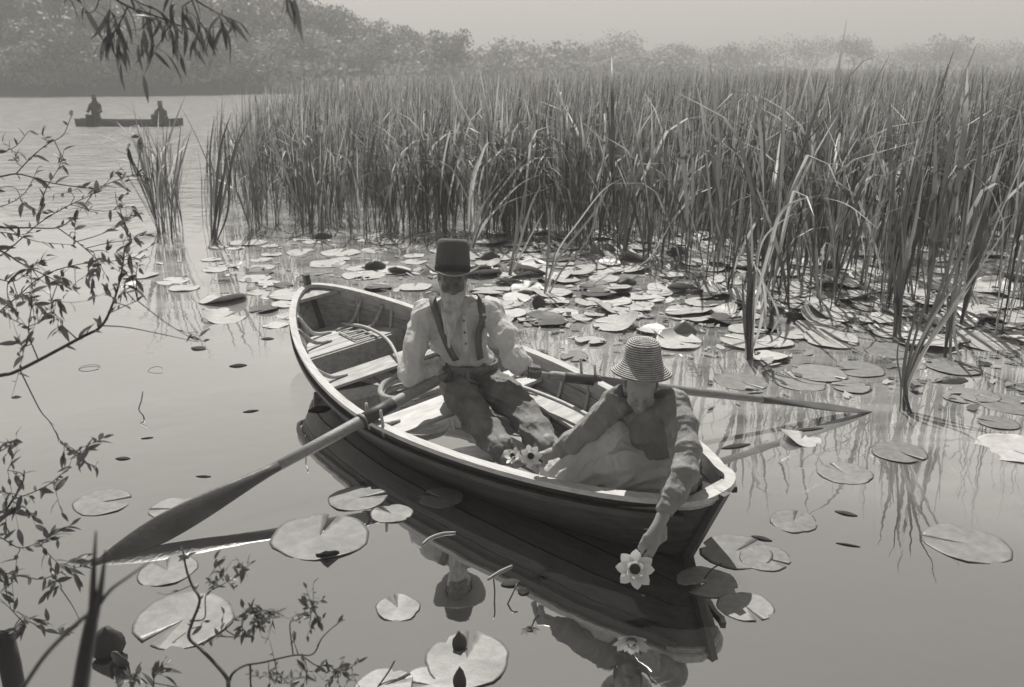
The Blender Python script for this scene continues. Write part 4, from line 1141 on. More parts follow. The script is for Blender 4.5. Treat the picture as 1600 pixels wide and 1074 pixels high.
stick('bent_pole', [bl(-1.76, .10, .30), bl(-1.52, .17, .31), bl(-1.22, .17, .30), bl(-.95, .10, .265), bl(-.70, .0, .14)], .013, .012, 'rib', 'thin bent pole lying from the bow boards over the bench', 'pole')
stick('wooden_pole', [bl(-.05, .36, .235), bl(.5, .40, .23), bl(1.15, .34, .235)], .014, .012, 'rail', 'straight pale pole lying along the boat between the two people', 'pole')
stick('short_stick', [bl(-.10, .28, .22), bl(.10, .34, .22), bl(.22, .42, .19)], .009, .008, 'rib', 'short thin stick beside the pale pole and the rower', 'stick')
# small wooden frame on the bow boards
fr0 = np.array([-1.50, .08, .282]); w0 = to_world(fr0); root = empty('slatted_rack', V3(w0)); tag(root, 'small slatted wooden frame lying on the bow boards', 'frame')
for a, b in (((-.13, -.07), (.13, -.07)), ((-.13, .07), (.13, .07)), ((-.13, -.07), (-.13, .07)), ((.13, -.07), (.13, .07)), ((-.04, -.07), (-.04, .07)), ((.05, -.07), (.05, .07))):
    p = [to_world(fr0 + np.array([a[0], a[1], .008])) - w0, to_world(fr0 + np.array([b[0], b[1], .008])) - w0]; MB().tube(p, .008, 4).build('slat', M['rail'], root)
# cloth bundle near the seat
sbn = SDF(); cb = to_world((.30, -.34, .02)); sbn.ell(cb + np.array([0, 0, .04]), (.13, .08, .05), None, .03).ell(cb + np.array([.10, -.06, .03]), (.09, .06, .04), None, .03)
tag(sdf_obj('cloth_bundle', sbn, M['trousers'], None, (0, 0, 0), .008, folds(16, .012, (1, 1, 1), 4)), 'crumpled cloth lying on the boards under the near rail', 'cloth')

# ------------------------------------------------------------------ lily pads
def pad_mesh(seed, notch=.18, wav=.02, curl=0.0, dark=False, n=26, mkey='pad'):
    rg = random.Random(seed); ph = [rg.uniform(0, 6.28) for _ in range(4)]
    vs, fs = [], []; top = []
    rows = (.0, .38, .72, .93, 1.0)
    for j, rr in enumerate(rows):
        for k in range(n + 1):
            a = notch + (2 * math.pi - 2 * notch) * k / n
            r = rr * (1 + .05 * math.sin(2 * a + ph[0]) + .022 * math.sin(5 * a + ph[1]) + .012 * math.sin(11 * a + ph[2]) - (.10 * math.exp(-((a - ph[3]) / .16) ** 2) if seed % 3 == 0 else 0))
            z = wav * rr ** 2 * (math.sin(3 * a + ph[2]) + .6 * math.sin(5 * a + ph[3])) * .5 + curl * rr ** 3 * max(0, math.sin(a + ph[0])) ** 2
            # fold lips close to the notch
            vs.append((r * math.cos(a), r * math.sin(a), z + .012))
    m = n + 1; R_n = len(rows)
    for v in list(vs): vs.append((v[0] * .985, v[1] * .985, v[2] - .014))
    for j in range(R_n - 1):
        for k in range(n):
            q = [j * m + k, (j + 1) * m + k, (j + 1) * m + k + 1, j * m + k + 1]; fs.append(q); fs.append([i + R_n * m for i in q[::-1]])
    for k in range(n):
        i = (R_n - 1) * m + k; fs.append([i, i + R_n * m, i + 1 + R_n * m, i + 1])
    for k in (0, n):
        for j in range(R_n - 1):
            i = j * m + k; q = [i, i + m, i + m + R_n * m, i + R_n * m]; fs.append(q if k else q[::-1])
    return mk_mesh('lily_pad', vs, fs, M['pad_dark'] if dark else M[mkey])
PADS = [pad_mesh(i, random.choice([.05, .08, .12, .2]), .022) for i in range(8)]
PADF = [pad_mesh(60 + i, random.choice([.05, .08, .12, .2]), .04, mkey='pad_sunlit') for i in range(10)]
PADC = [pad_mesh(20 + i, .12, .06, .16 + .08 * i, mkey='pad_sunlit') for i in range(5)]
PADD = [pad_mesh(40 + i, .15, .08, .22, True) for i in range(4)]
def pad(x, y, r, label, group=None, me=None, tilt=(0, 0), z=0.0, rz=None):
    o = link('lily_pad', me or random.choice(PADS), None, (x, y, z), (tilt[0], tilt[1], random.random() * 6.28 if rz is None else rz), (r, r, r if me in PADC or me in PADD else max(r, .2)))
    return tag(o, label, 'lily pad', group)
near = [
    (500, 838, .235, 1.45, 'large round lily pad split on its near side next to the dipped oar blade'),
    (559, 779, .150, .3, 'pale lily pad crossed by the shadow of the oar near the hull'),
    (612, 803, .105, 2.4, 'small ragged lily pad touching the dark reflection beside the shadowed pad'),
    (622, 950, .098, 2.0, 'small lone lily pad afloat between the hat reflection and the twigs'),
    (730, 1030, .170, 1.5, 'big cleft lily pad with an upright leaf in its cleft'),
    (600, 1072, .105, .5, 'lily pad cut by the picture edge beside a thin stalk'),
    (672, 1070, .105, 3.2, 'lily pad touching the big cleft pad on its stalk side'),
    (262, 892, .130, 2.2, 'wide pale lily pad under the dipped oar blade'),
    (288, 968, .205, 4.2, 'very large pale lily pad behind the twiggy shrub'),
    (160, 785, .150, .2, 'faint pale lily pad above the oar tip'),
    (275, 795, .130, 3.3, 'faint pale lily pad between the oar and the shrub twigs'),
    (1150, 862, .165, .6, 'broad lily pad pressed against the near end of the boat'),
    (1195, 872, .120, 5.6, 'lily pad overlapping the broad pad at the near end of the boat'),
    (1105, 910, .130, 3.6, 'half-sunken lily pad in the shade of the near end of the boat'),
    (1165, 948, .115, 5.0, 'small rounded lily pad below the half-sunken pad'),
    (1240, 815, .120, 1.0, 'pale lily pad alone to the side of the near end of the boat'),
    (1320, 740, .150, 2.0, 'pale wide lily pad with few neighbours in the open water past the boat'),
    (1510, 850, .190, 2.8, 'lily pad crossed by thin reed reflections near the picture edge'),
    (690, 778, .120, 2.6, 'dark lily pad lying in the shadow under the hull')]
for px, py, r, rz, lab in near:
    p = Wz(px, py); pad(p[0], p[1], r, lab, None, PADS[len(lab) % 8], rz=rz)
# one raised leaf in the cleft of the big pad, others standing up
def raised_leaf(px, py, w, h, lean, label, m='pad_dark', az=0.0, seed=1):
    b = Wz(px, py); rg = random.Random(seed); vs, fs = [], []; nx_, nz_ = 6, 6
    for j in range(nz_ + 1):
        t = j / nz_; ww = w * (math.sin(math.pi * min(1, .18 + .80 * t)) ** .7) * .5
        for i in range(nx_ + 1):
            s_ = i / nx_ * 2 - 1; x = s_ * ww; y = .35 * w * s_ * s_ * .5 + lean * h * t; z = h * t * (1 - .10 * s_ * s_) + rg.uniform(-.006, .006)
            vs.append((x * math.cos(az) - y * math.sin(az), x * math.sin(az) + y * math.cos(az), z - .01))
    for j in range(nz_):
        for i in range(nx_):
            a = j * (nx_ + 1) + i; fs.append([a, a + 1, a + nx_ + 2, a + nx_ + 1])
    o = link('raised_leaf', mk_mesh('raised_leaf', vs, fs, M[m]), None, V3(b)); so = o.modifiers.new('thickness', 'SOLIDIFY'); so.thickness = .004
    return tag(o, label, 'leaf')
for i, (px, py, w, h, ln, lab, az) in enumerate([
    (720, 1018, .06, .09, .2, 'small folded leaf standing in the cleft of the big pad', .3),
    (718, 1078, .05, .10, .1, 'dark pointed bud leaf before the big cleft pad', 0),
    (512, 868, .11, .05, -.8, 'dark crumpled leaf hanging in the notch of the large round pad', .2),
    (590, 424, .26, .13, .5, 'dark pointed leaf tent standing up behind the boat', .5),
    (622, 428, .30, .10, -.6, 'long dark leaf edge turned up next to the pointed leaf tent', -.4),
    (506, 374, .24, .10, .3, 'dark curled leaf lying at the foot of the reeds past the bow', .3),
    (1072, 532, .22, .17, .35, 'round leaf standing upright on the water beyond the straw hat', .1),
    (768, 410, .24, .14, .3, 'dark cupped leaf raised at the root of the leaning reeds', .2),
    (938, 398, .36, .15, .7, 'broad pale leaf tilted up among the crowded pads', -.2),
    (845, 482, .14, .14, .4, 'rounded leaf standing at the foot of the spreading clump', .4),
    (1245, 505, .34, .09, .8, 'wide dark leaf folded over by the long fallen stem', .1),
    (1062, 400, .30, .12, .5, 'dark leaf hump in front of the reed wall past the straw hat', .3),
    (985, 448, .26, .09, .6, 'dark upturned leaf in the thick of the crowded pads', .5),
    (820, 465, .22, .08, .6, 'low dark upturned leaf beside the head of the rower', -.2),
    (1495, 602, .26, .05, 1.2, 'dark mat of leaf litter beside the bowed clump of reeds', .1)]):
    raised_leaf(px, py, w, h, ln, lab, 'pad' if 'pale' in lab or 'round leaf' in lab else 'pad_dark', az, i)
# crowded pads behind the boat
placed = []
def inside_boat(x, y):
    q = to_boat((x, y, 0)); u = q[0] / (BL / 2); return abs(u) < 1.03 and abs(q[1]) < hb(max(-1, min(1, u))) + .12
pz = [(lambda px, py: px < 470, 'pale round lily pad floating between the boat bow and the open water', 'pads beyond the bow'),
      (lambda px, py: px < 720, 'pale lily pad in the drift between the bow and the reeds', 'pads between bow and reeds'),
      (lambda px, py: px < 1110 and py < 500, 'pale lily pad in the crowded drift behind the two people', 'crowded pads behind the people'),
      (lambda px, py: py < 520, 'pale lily pad lying among the standing reeds past the straw hat', 'pads among the reeds'),
      (lambda px, py: True, 'pale lily pad in the open water by the long oar', 'pads by the long oar')]
tries = 0; count = 0
while count < 298 and tries < 20000:
    tries += 1
    px, py = random.uniform(200, 1640), random.uniform(362, 720)
    if px < 330: dens = .35 if 385 < py < 470 else 0
    elif px < 470: dens = .9 if 378 < py < 500 else .12 if py < 520 else 0
    elif px < 740: dens = 1.0 if py < 432 else .3 if py < 520 else 0
    elif px < 1120: dens = 1.4 if py < 505 else .45 if py < 540 else .08
    elif px < 1380: dens = 1.1 if py < 530 else .22 if py < 620 else .06
    else: dens = .8 if py < 540 else .30 if py < 620 else .10
    if random.random() > dens * (py / 640) ** -.3 * .7: continue
    p = Wz(px, py); r = random.uniform(.10, .25)
    if inside_boat(p[0], p[1]): continue
    mind = .80 if px < 740 else .52
    if any((p[0] - a) ** 2 + (p[1] - b) ** 2 < (mind * (r + c)) ** 2 for a, b, c in placed): continue
    placed.append((p[0], p[1], r))
    z_ = next(z for z in pz if z[0](px, py)); crowd = 740 < px and py < 540
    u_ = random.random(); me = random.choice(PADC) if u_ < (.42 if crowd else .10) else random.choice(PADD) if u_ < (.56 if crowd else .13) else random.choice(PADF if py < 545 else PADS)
    tl = (random.gauss(0, .05), random.gauss(0, .05)) if crowd else (random.gauss(0, .012), random.gauss(0, .012))
    pad(p[0], p[1], r, z_[1], z_[2], me, tl, .0015 * (count % 7) + (.015 if crowd and me else 0)); count += 1
print('pads', count, tries)

def scraps():
    rg = np.random.default_rng(91); V, Fc, T = [], [], []
    while len(Fc) < 2200:
        px, py = rg.uniform(240, 1640), rg.uniform(366, 640)
        lim = (.25 if py < 450 else 0) if px < 330 else .55 if px < 740 and py < 470 else 0 if px < 740 else 1.0 if py < 520 else .3 if py < 580 else .10
        if rg.random() > lim: continue
        p = Wz(px, py)
        if inside_boat(p[0], p[1]): continue
        r = rg.uniform(.012, .075) * rg.uniform(.6, 1); asp = rg.uniform(.25, .8); a0 = rg.uniform(0, 6.28); tx, ty = rg.normal(0, .16, 2); o = len(V)
        n = 8
        for k in range(n):
            a = 6.2832 * k / n; q = r * (1 + .25 * rg.normal()); x, y = q * math.cos(a), q * asp * math.sin(a)
            X, Y = x * math.cos(a0) - y * math.sin(a0), x * math.sin(a0) + y * math.cos(a0); V.append((p[0] + X, p[1] + Y, .016 + X * tx + Y * ty))
        Fc.append(list(range(o, o + n))); T += [float(rg.random() ** 1.5)] * n
    me = mk_mesh('leaf_litter', V, Fc, M['scraps'], False); set_tone(me, T); tag(link('leaf_litter', me), 'broken scraps of leaf floating between the lily pads', 'leaf litter', kind='stuff')
scraps()

# ------------------------------------------------------------------ drifting bits
def float_leaf(px, py, l, w, az, label, lift=.01, m='pad_dark'):
    b = Wz(px, py); vs, fs = [], []
    for i in range(7):
        t = i / 6; ww = w * math.sin(math.pi * (.06 + .88 * t)) * .5; z = .2 * lift * math.sin(math.pi * t) + .003
        for s_ in (-1, 0, 1): vs.append(((t - .5) * l * math.cos(az) - s_ * ww * math.sin(az), (t - .5) * l * math.sin(az) + s_ * ww * math.cos(az), z + .08 * ww * abs(s_)))
    for i in range(6):
        for j in (0, 1): fs.append([i * 3 + j, i * 3 + 3 + j, i * 3 + 4 + j, i * 3 + 1 + j])
    o = link('floating_leaf', mk_mesh('floating_leaf', vs, fs, M['litter']), None, V3(b)); so = o.modifiers.new('thickness', 'SOLIDIFY'); so.thickness = .003
    return tag(o, label, 'leaf')
for px, py, l, w, az, lab in [
    (192, 717, .085, .035, .0, 'dark broad leaf afloat left of the oar shaft over open water'), (318, 745, .085, .016, -.05, 'thin dark leaf afloat just above the oar blade'), (230, 685, .07, .012, .3, 'thin dark sliver afloat under the bent stalk'),
    (392, 643, .10, .03, .35, 'dark leaf afloat between the bent stalk and the hull'), (310, 545, .14, .09, -.4, 'dark leaf cluster afloat at the tip of the long twig'), (372, 572, .13, .07, .2, 'dark curled leaf afloat between the long twig and the boat'),
    (418, 530, .11, .06, .0, 'small dark leaf afloat off the boat bow'), (1322, 803, .11, .035, -.5, 'dark leaf afloat in the open water past the boat end'), (1150, 698, .20, .05, .35, 'long dark strip drawn as the oar reflection by the near end'),  # strip under the oar by the near end stands in for its reflection
    (1262, 672, .22, .04, .25, 'long dark strip drawn as the oar reflection close under its blade'), (1190, 842, .10, .03, -.5, 'dark curled leaf tip on the broad pad at the boat end'), (1325, 852, .11, .012, -.35, 'thin dark sliver afloat below the leaf past the boat end'),  # strip under the oar blade imitates the blade's dark reflection
    (798, 912, .09, .06, .4, 'dark pointed leaf at the edge of the hull reflection'), (818, 925, .06, .05, 1.3, 'small dark upright leaf by the hull reflection'), (1180, 615, .12, .02, .2, 'thin leaf afloat above the oar'), (500, 640, .16, .10, .5, 'ragged dark leaf clump afloat against the hull under the bow')]:
    float_leaf(px, py, l, w, az, lab)
def stem_thing(name, pts, r, label, cat='stalk', m='stalk', d=None):
    P = np.array([Wz(*q) if len(q) == 2 else (Wz(q[0], q[1], q[2])) for q in pts]); b = P[0].copy()
    return tag(MB().tube(smooth_path(P - b, 4), r, 6).build(name, M[m], None, loc=V3(b)), label, cat)
stem_thing('bent_stalk', [(226, 662, -.02), (224, 650, .02), (217, 640, .05), (221, 626, .09), (223, 612, .13)], .0045, 'thin bent lily stalk poking out of the open water')
for k, (cx, cy, rx, rz, tl) in enumerate([(140, 576, .075, .035, .1), (243, 581, .055, .04, .6)]):
    b = Wz(cx, cy); P = [np.array([rx * math.cos(a), rx * .9 * math.sin(a) * math.cos(tl), rz * math.sin(a) * math.sin(tl) + .004]) for a in np.linspace(.5, 6.1, 24)]
    tag(MB().tube(P, .0022, 5).build('stalk_loop', M['stalk'], None, loc=V3(b)), ['fine looped stalk lying flat on the open water by the branch', 'fine looped stalk curling up from the water beside the flat loop'][k], 'stalk')
for px, py, q, lab in [(680, 850, [(660, 850, .004), (672, 840, .006), (692, 833, .006), (712, 832, .004)], 'pale curved reed strip floating in the hull reflection'), (785, 892, [(762, 905, .003), (780, 893, .006), (800, 884, .004)], 'pale reed strip floating at the edge of the hull reflection')]:
    stem_thing('reed_strip', q, .0045, lab, 'reed strip', 'rib')
for q, lab in [([(772, 948, -.02), (773, 925, .05), (771, 903, .10)], 'thin dark twig standing in the water by the hull reflection'), ([(790, 950, -.02), (800, 930, .04), (808, 912, .07)], 'thin slanting dark twig beside the standing twig'),
               ([(478, 735, -.02), (478, 700, .06), (477, 680, .12)], 'short dark stick rising from the water by the oar shaft'), ([(590, 1074, .0), (607, 1050, .03), (617, 1032, .06)], 'thin dark stalk slanting over the cut-off pad'),
               ([(1100, 905, .0), (1112, 890, .02), (1128, 880, .03)], 'thin stalk lying over the half-sunken pad')]:
    stem_thing('water_twig', q, .0035, lab, 'twig')
# withered leaf and twigs behind the blurred stalk
raised_leaf(172, 1030, .13, .13, .3, 'dark withered leaf behind the blurred foreground stalk', 'pad_dark', .5, 77)
raised_leaf(186, 1042, .09, .09, -.2, 'dark broken leaf piece under the withered leaf', 'pad_dark', -.4, 78)

# ------------------------------------------------------------------ far punt with two people
pc = Wz(203, 197); L_ = 4.15
punt = empty('punt', V3(pc)); tag(punt, 'small dark flat punt far off on the open water', 'punt')
vs, fs = [], []
for i in range(13):
    t = i / 12 * 2 - 1; w = .42 * (1 - .35 * abs(t) ** 3); z0 = -.08 + .22 * max(0, abs(t) - .6) ** 1.5; z1 = .24 + .06 * t * t
    vs += [(t * L_ / 2, -w * .85, z0), (t * L_ / 2, w * .85, z0), (t * L_ / 2, w, z1), (t * L_ / 2, w - .04, z1), (t * L_ / 2, w * .8 - .04, z0 + .05), (t * L_ / 2, -w * .8 + .04, z0 + .05), (t * L_ / 2, -w + .04, z1), (t * L_ / 2, -w, z1)]
for i in range(12):
    for j in range(8): fs.append([i * 8 + j, i * 8 + (j + 1) % 8, i * 8 + 8 + (j + 1) % 8, i * 8 + 8 + j])
fs += [list(range(8))[::-1], [96 + j for j in range(8)]]
link('hull', mk_mesh('hull', vs, fs, M['punt'], False), punt)
for x in (-1.3, .9): MB().box((x, 0, .18), (.22, .70, .03)).build('thwart', M['punt'], punt, False)
def small_person(px, y, lab, h, crouch):
    b = np.array([Wy(px, 190, y)[0], y, .18]); root = empty('person', V3(b)); tag(root, lab, 'person'); sdp = SDF()
    z = .0
    hip = np.array([0, 0, .12]); sh0 = hip + np.array([.04, -.05, h * .48]); hd = sh0 + np.array([.02, -.04, .20])
    sdp.cap(hip, sh0, .17, .15, .08).cap(sh0, hd, .06, .06, .04).ell(hd, (.085, .10, .12), None, .04)
    for q in (-1, 1):
        s1 = sh0 + np.array([q * .17, 0, -.03]); e1 = s1 + np.array([q * .08, -.12, -.24]); w1 = e1 + np.array([-q * .06, -.20, .02])
        sdp.chain([s1, e1, w1], [.07, .055, .035], .04); sdp.cap(w1, w1 + np.array([0, -.06, -.02]), .035, .03, .02)
        k1 = hip + np.array([q * .16, -.38, .10]); f1 = k1 + np.array([0, -.12, -.28]); sdp.chain([hip + np.array([q * .09, 0, 0]), k1, f1], [.10, .075, .05], .05); sdp.cap(f1, f1 + np.array([0, -.14, .0]), .045, .04, .03)
    sdf_obj('body', sdp, M['cloth_dk'], root, (0, 0, 0), .022)
    mb = MB(); mb.lathe([(.17, .05), (.10, .06), (.095, .16), (.06, .18), (.01, .18)], 14); mb.build('hat', M['cloth_dk'], root, loc=V3(hd))
small_person(151, pc[1], 'seated dark figure upright at one end of the far punt', 1.15, 0)
small_person(252, pc[1], 'huddled dark figure at the reed end of the far punt', .62, 1)

# ------------------------------------------------------------------ foreground willow twigs
def leaf_mesh(l, w, bend):
    vs, fs = [], []
    for i in range(6):
        t = i / 5; ww = w * math.sin(math.pi * (.05 + .93 * t) ** .8) * .5; z = -bend * t * t * l
        vs += [(t * l, -ww, z + .25 * ww), (t * l, 0, z), (t * l, ww, z + .25 * ww)]
    for i in range(5): fs += [[i * 3, i * 3 + 3, i * 3 + 4, i * 3 + 1], [i * 3 + 1, i * 3 + 4, i * 3 + 5, i * 3 + 2]]
    return mk_mesh('leaf', vs, fs, M['leaf'])
LONG = [leaf_mesh(.066, .011, .25), leaf_mesh(.050, .010, .1), leaf_mesh(.074, .012, .45)]
MED = [leaf_mesh(.042, .014, .2), leaf_mesh(.034, .012, .1), leaf_mesh(.05, .015, .35), leaf_mesh(.028, .013, .1)]
OVAL = [leaf_mesh(.024, .011, .15), leaf_mesh(.020, .010, .1), leaf_mesh(.028, .011, .2), leaf_mesh(.03, .008, .2)]
def branch(name, label, y, stems, leaves, kind, droop=0.0, cat='branch'):
    """stems: (pixel path, base radius, depth change, leaf spacing in m, spread); leaves: extra clusters (px,py,n,radius)"""
    b = Wy(*stems[0][0][0], y); root = empty(name, V3(b)); tag(root, label, cat)
    rg = random.Random(len(label) * 7 + int(y * 100)); mb = MB(); spots = []
    for path, r, dy, sp, lf in stems:
        n = len(path); P = smooth_path([Wy(qx, qy, y + dy * i / max(1, n - 1) + rg.gauss(0, .01)) for i, (qx, qy) in enumerate(path)], 5) - b
        mb.tube(P, np.linspace(r, max(r * .35, .0009), len(P)), 6)
        if sp:
            L = np.r_[0, np.cumsum(np.linalg.norm(np.diff(P, axis=0), axis=1))]; s_ = lf * L[-1]
            while s_ < L[-1]:
                p = np.array([np.interp(s_, L, P[:, k]) for k in range(3)]); i = min(len(P) - 2, int(np.searchsorted(L, s_))); spots.append((p, nrm(P[i + 1] - P[i]))); s_ += sp * rg.uniform(.5, 1.5)
            spots.append((P[-1], nrm(P[-1] - P[-2])))
    allP = np.array(mb.v)
    for cx, cy, n, rad in leaves:
        c = Wy(cx, cy, y + rg.gauss(0, .03)) - b
        near_ = allP[int(np.argmin(((allP - c) ** 2).sum(1)))]; tw_ = smooth_path([near_, near_ * .5 + c * .5 + np.array([rg.gauss(0, rad * .3), 0, rg.gauss(0, rad * .3)]), c], 3); mb.tube(tw_, np.linspace(.0016, .0010, len(tw_)), 5)
        left = n
        while left > 0:
            e = c + np.array([rg.gauss(0, rad), rg.gauss(0, rad * .7), rg.gauss(0, rad)]) * 1.35; o_ = tw_[rg.randrange(len(tw_) // 2, len(tw_))]; m_ = min(left, rg.randint(3, 6)); left -= m_
            sub = smooth_path([o_, o_ * .5 + e * .5 + np.array([0, 0, rg.gauss(0, rad * .2)]), e], 3); mb.tube(sub, np.linspace(.0010, .0005, len(sub)), 4); d_ = nrm(e - o_)
            for t_ in np.linspace(.3, 1, m_): spots.append((sub[min(len(sub) - 1, int(t_ * (len(sub) - 1)))], d_))
    link('stem', mk_mesh('stem', mb.v, mb.f, M['bark']), root)
    for p, d in spots:
        dd = nrm(d + np.array([rg.gauss(0, .7), rg.gauss(0, .7), rg.gauss(0, .7) - droop]))
        q = Vector(dd).to_track_quat('X', 'Z'); s_ = rg.uniform(.5, 1.25)
        l = link('leaf', rg.choice(kind), root, V3(p), None, s_); l.rotation_mode = 'QUATERNION'
        l.rotation_quaternion = q @ Matrix.Rotation(rg.uniform(-1.2, 1.2), 3, 'X').to_quaternion()
    return root
branch('willow_branch', 'long dark willow branch crossing the picture edge with a thin outer twig', 2.5,
       [([(-60, 600), (0, 587), (31, 578), (126, 528), (159, 509), (178, 470), (190, 425), (195, 385)], .0065, .2, .020, .45), ([(159, 509), (200, 512), (260, 524), (305, 534)], .0022, .2, 0, 0),
        ([(31, 578), (62, 640), (78, 660), (95, 690), (108, 704)], .002, .1, .03, .6), ([(120, 530), (90, 500), (80, 470)], .002, 0, .015, .2), ([(60, 563), (45, 520), (50, 470), (48, 420)], .002, .1, .018, .2), ([(170, 490), (196, 478), (215, 470)], .0015, 0, .02, .3)],
       [(95, 470, 14, .028), (30, 545, 12, .03), (60, 505, 14, .04), (195, 440, 12, .03), (310, 535, 7, .018), (200, 395, 14, .025), (95, 500, 8, .02), (20, 500, 12, .03), (100, 420, 8, .03), (180, 465, 6, .02), (215, 410, 6, .02)], MED)
branch('willow_branch', 'fan of thin willow twigs level with the reed bases at the picture edge', 2.8,
       [([(-60, 352), (0, 356), (45, 356), (90, 356), (118, 339)], .004, .1, .03, .2), ([(90, 356), (120, 378), (150, 405), (165, 430)], .002, .1, .03, .2), ([(-60, 380), (0, 392), (30, 410), (60, 425), (90, 440)], .004, .1, .025, .3), ([(-50, 362), (10, 364), (60, 378), (115, 383)], .002, .1, .03, .3), ([(-20, 430), (20, 440), (50, 420)], .002, 0, .02, .2)],
       [(60, 405, 14, .04), (30, 460, 14, .035), (150, 405, 10, .022), (20, 480, 12, .03), (120, 365, 7, .025), (205, 345, 8, .02), (205, 375, 8, .018), (170, 395, 6, .02), (75, 445, 10, .03)], MED)
branch('willow_branch', 'arching thin willow twig with few leaves over the open water', 2.9,
       [([(-50, 280), (0, 276), (25, 272), (50, 277), (85, 287), (150, 295), (170, 290)], .0035, .2, .05, .15), ([(25, 272), (50, 245), (75, 225), (98, 212), (108, 190), (112, 182)], .002, .1, .035, .2), ([(150, 295), (180, 283), (215, 272)], .0015, .1, .03, .1), ([(-30, 300), (20, 292), (35, 318)], .0015, 0, .03, .2)],
       [(192, 285, 9, .02), (35, 310, 7, .03), (150, 310, 7, .02), (105, 258, 6, .025), (25, 250, 6, .02), (125, 330, 7, .018), (230, 270, 6, .018), (65, 215, 4, .03), (200, 230, 4, .015), (225, 225, 4, .012)], MED)
branch('willow_branch', 'drooping leafy twig of small bunches beside the oar tip', 2.3,
       [([(-40, 770), (0, 800), (22, 778), (36, 752), (38, 735)], .0045, 0, 0, 0), ([(22, 780), (50, 770), (75, 758), (95, 742), (112, 730)], .0018, .1, .016, .2), ([(-30, 720), (10, 700), (20, 690)], .002, 0, .02, .2), ([(95, 690), (110, 705), (130, 720), (150, 730)], .0016, .1, .016, .2)],
       [(12, 735, 14, .04), (35, 790, 14, .03), (85, 765, 8, .02), (130, 715, 16, .022), (20, 700, 10, .03), (100, 700, 5, .015), (15, 770, 10, .03), (10, 815, 8, .02)], MED)
branch('willow_branch', 'lowest twig of small dark leaves over the oar tip', 2.2,
       [([(-40, 830), (0, 840), (30, 856), (60, 848), (90, 832), (112, 820)], .002, .1, .016, .2), ([(30, 900), (65, 905), (100, 892), (130, 885)], .0016, .1, .016, .1), ([(-20, 890), (30, 900)], .002, 0, .02, .1), ([(95, 920), (112, 945), (126, 972)], .0016, 0, 0, 0), ([(-20, 985), (15, 985), (40, 970), (70, 985), (98, 990)], .002, .05, .018, .1), ([(60, 848), (80, 870), (100, 890)], .0014, 0, .014, .1)],
       [(75, 845, 12, .022), (85, 905, 16, .022), (15, 905, 14, .03), (48, 965, 14, .022), (15, 950, 12, .03), (98, 1000, 4, .012), (110, 885, 6, .015), (25, 870, 6, .02)], MED)
branch('willow_branch', 'spray of fine pale willow twigs in front of the far open water', 3.3,
       [([(-60, 420), (0, 400), (60, 350), (110, 320), (150, 300), (190, 262)], .003, .2, .03, .1), ([(60, 350), (70, 300), (92, 262), (100, 235)], .0018, .1, .025, .1), ([(-40, 520), (20, 470), (70, 430), (130, 412), (200, 405), (235, 385)], .003, .2, .026, .1), ([(110, 320), (160, 330), (205, 322)], .0015, .1, .03, .2), ([(-40, 330), (10, 320), (40, 300), (60, 262)], .002, 0, .03, .2), ([(-20, 240), (20, 232), (45, 205)], .0016, 0, .035, .2)],
       [(200, 360, 12, .035), (150, 420, 12, .035), (110, 300, 8, .03), (210, 425, 9, .03), (60, 330, 8, .03), (120, 450, 10, .035), (180, 300, 7, .03), (20, 360, 8, .04), (15, 220, 6, .03)], MED)
branch('hanging_willow_branch', 'willow branch with long leaves hanging in from the top of the picture', 2.3,
       [([(120, -60), (170, -10), (200, 10), (240, 24), (275, 38), (300, 46)], .004, .1, .022, .3), ([(160, -40), (210, 0), (250, 20), (262, 45)], .0022, 0, .018, .4), ([(260, -50), (300, -5), (330, 15), (350, 25), (375, 36)], .003, .1, .022, .3), ([(200, 10), (185, 40), (175, 55)], .002, 0, .02, .3), ([(300, 0), (312, 40), (300, 70)], .002, .1, .02, .4)],
       [(185, 50, 7, .03), (280, 60, 9, .04), (310, 40, 10, .035), (245, 75, 7, .03), (130, 20, 8, .04), (170, 15, 12, .035), (230, 20, 10, .03), (345, 30, 8, .03), (290, 15, 10, .03), (265, 50, 8, .03), (100, 5, 5, .03)], LONG, 1.6)
branch('hanging_willow_twig', 'two long leaves hanging from the top edge beside the skyline', 2.0,
       [([(430, -60), (440, -25), (448, -5)], .002, 0, .03, .7)], [(452, 4, 3, .010)], LONG, 2.2, 'twig')
yb = 2.05
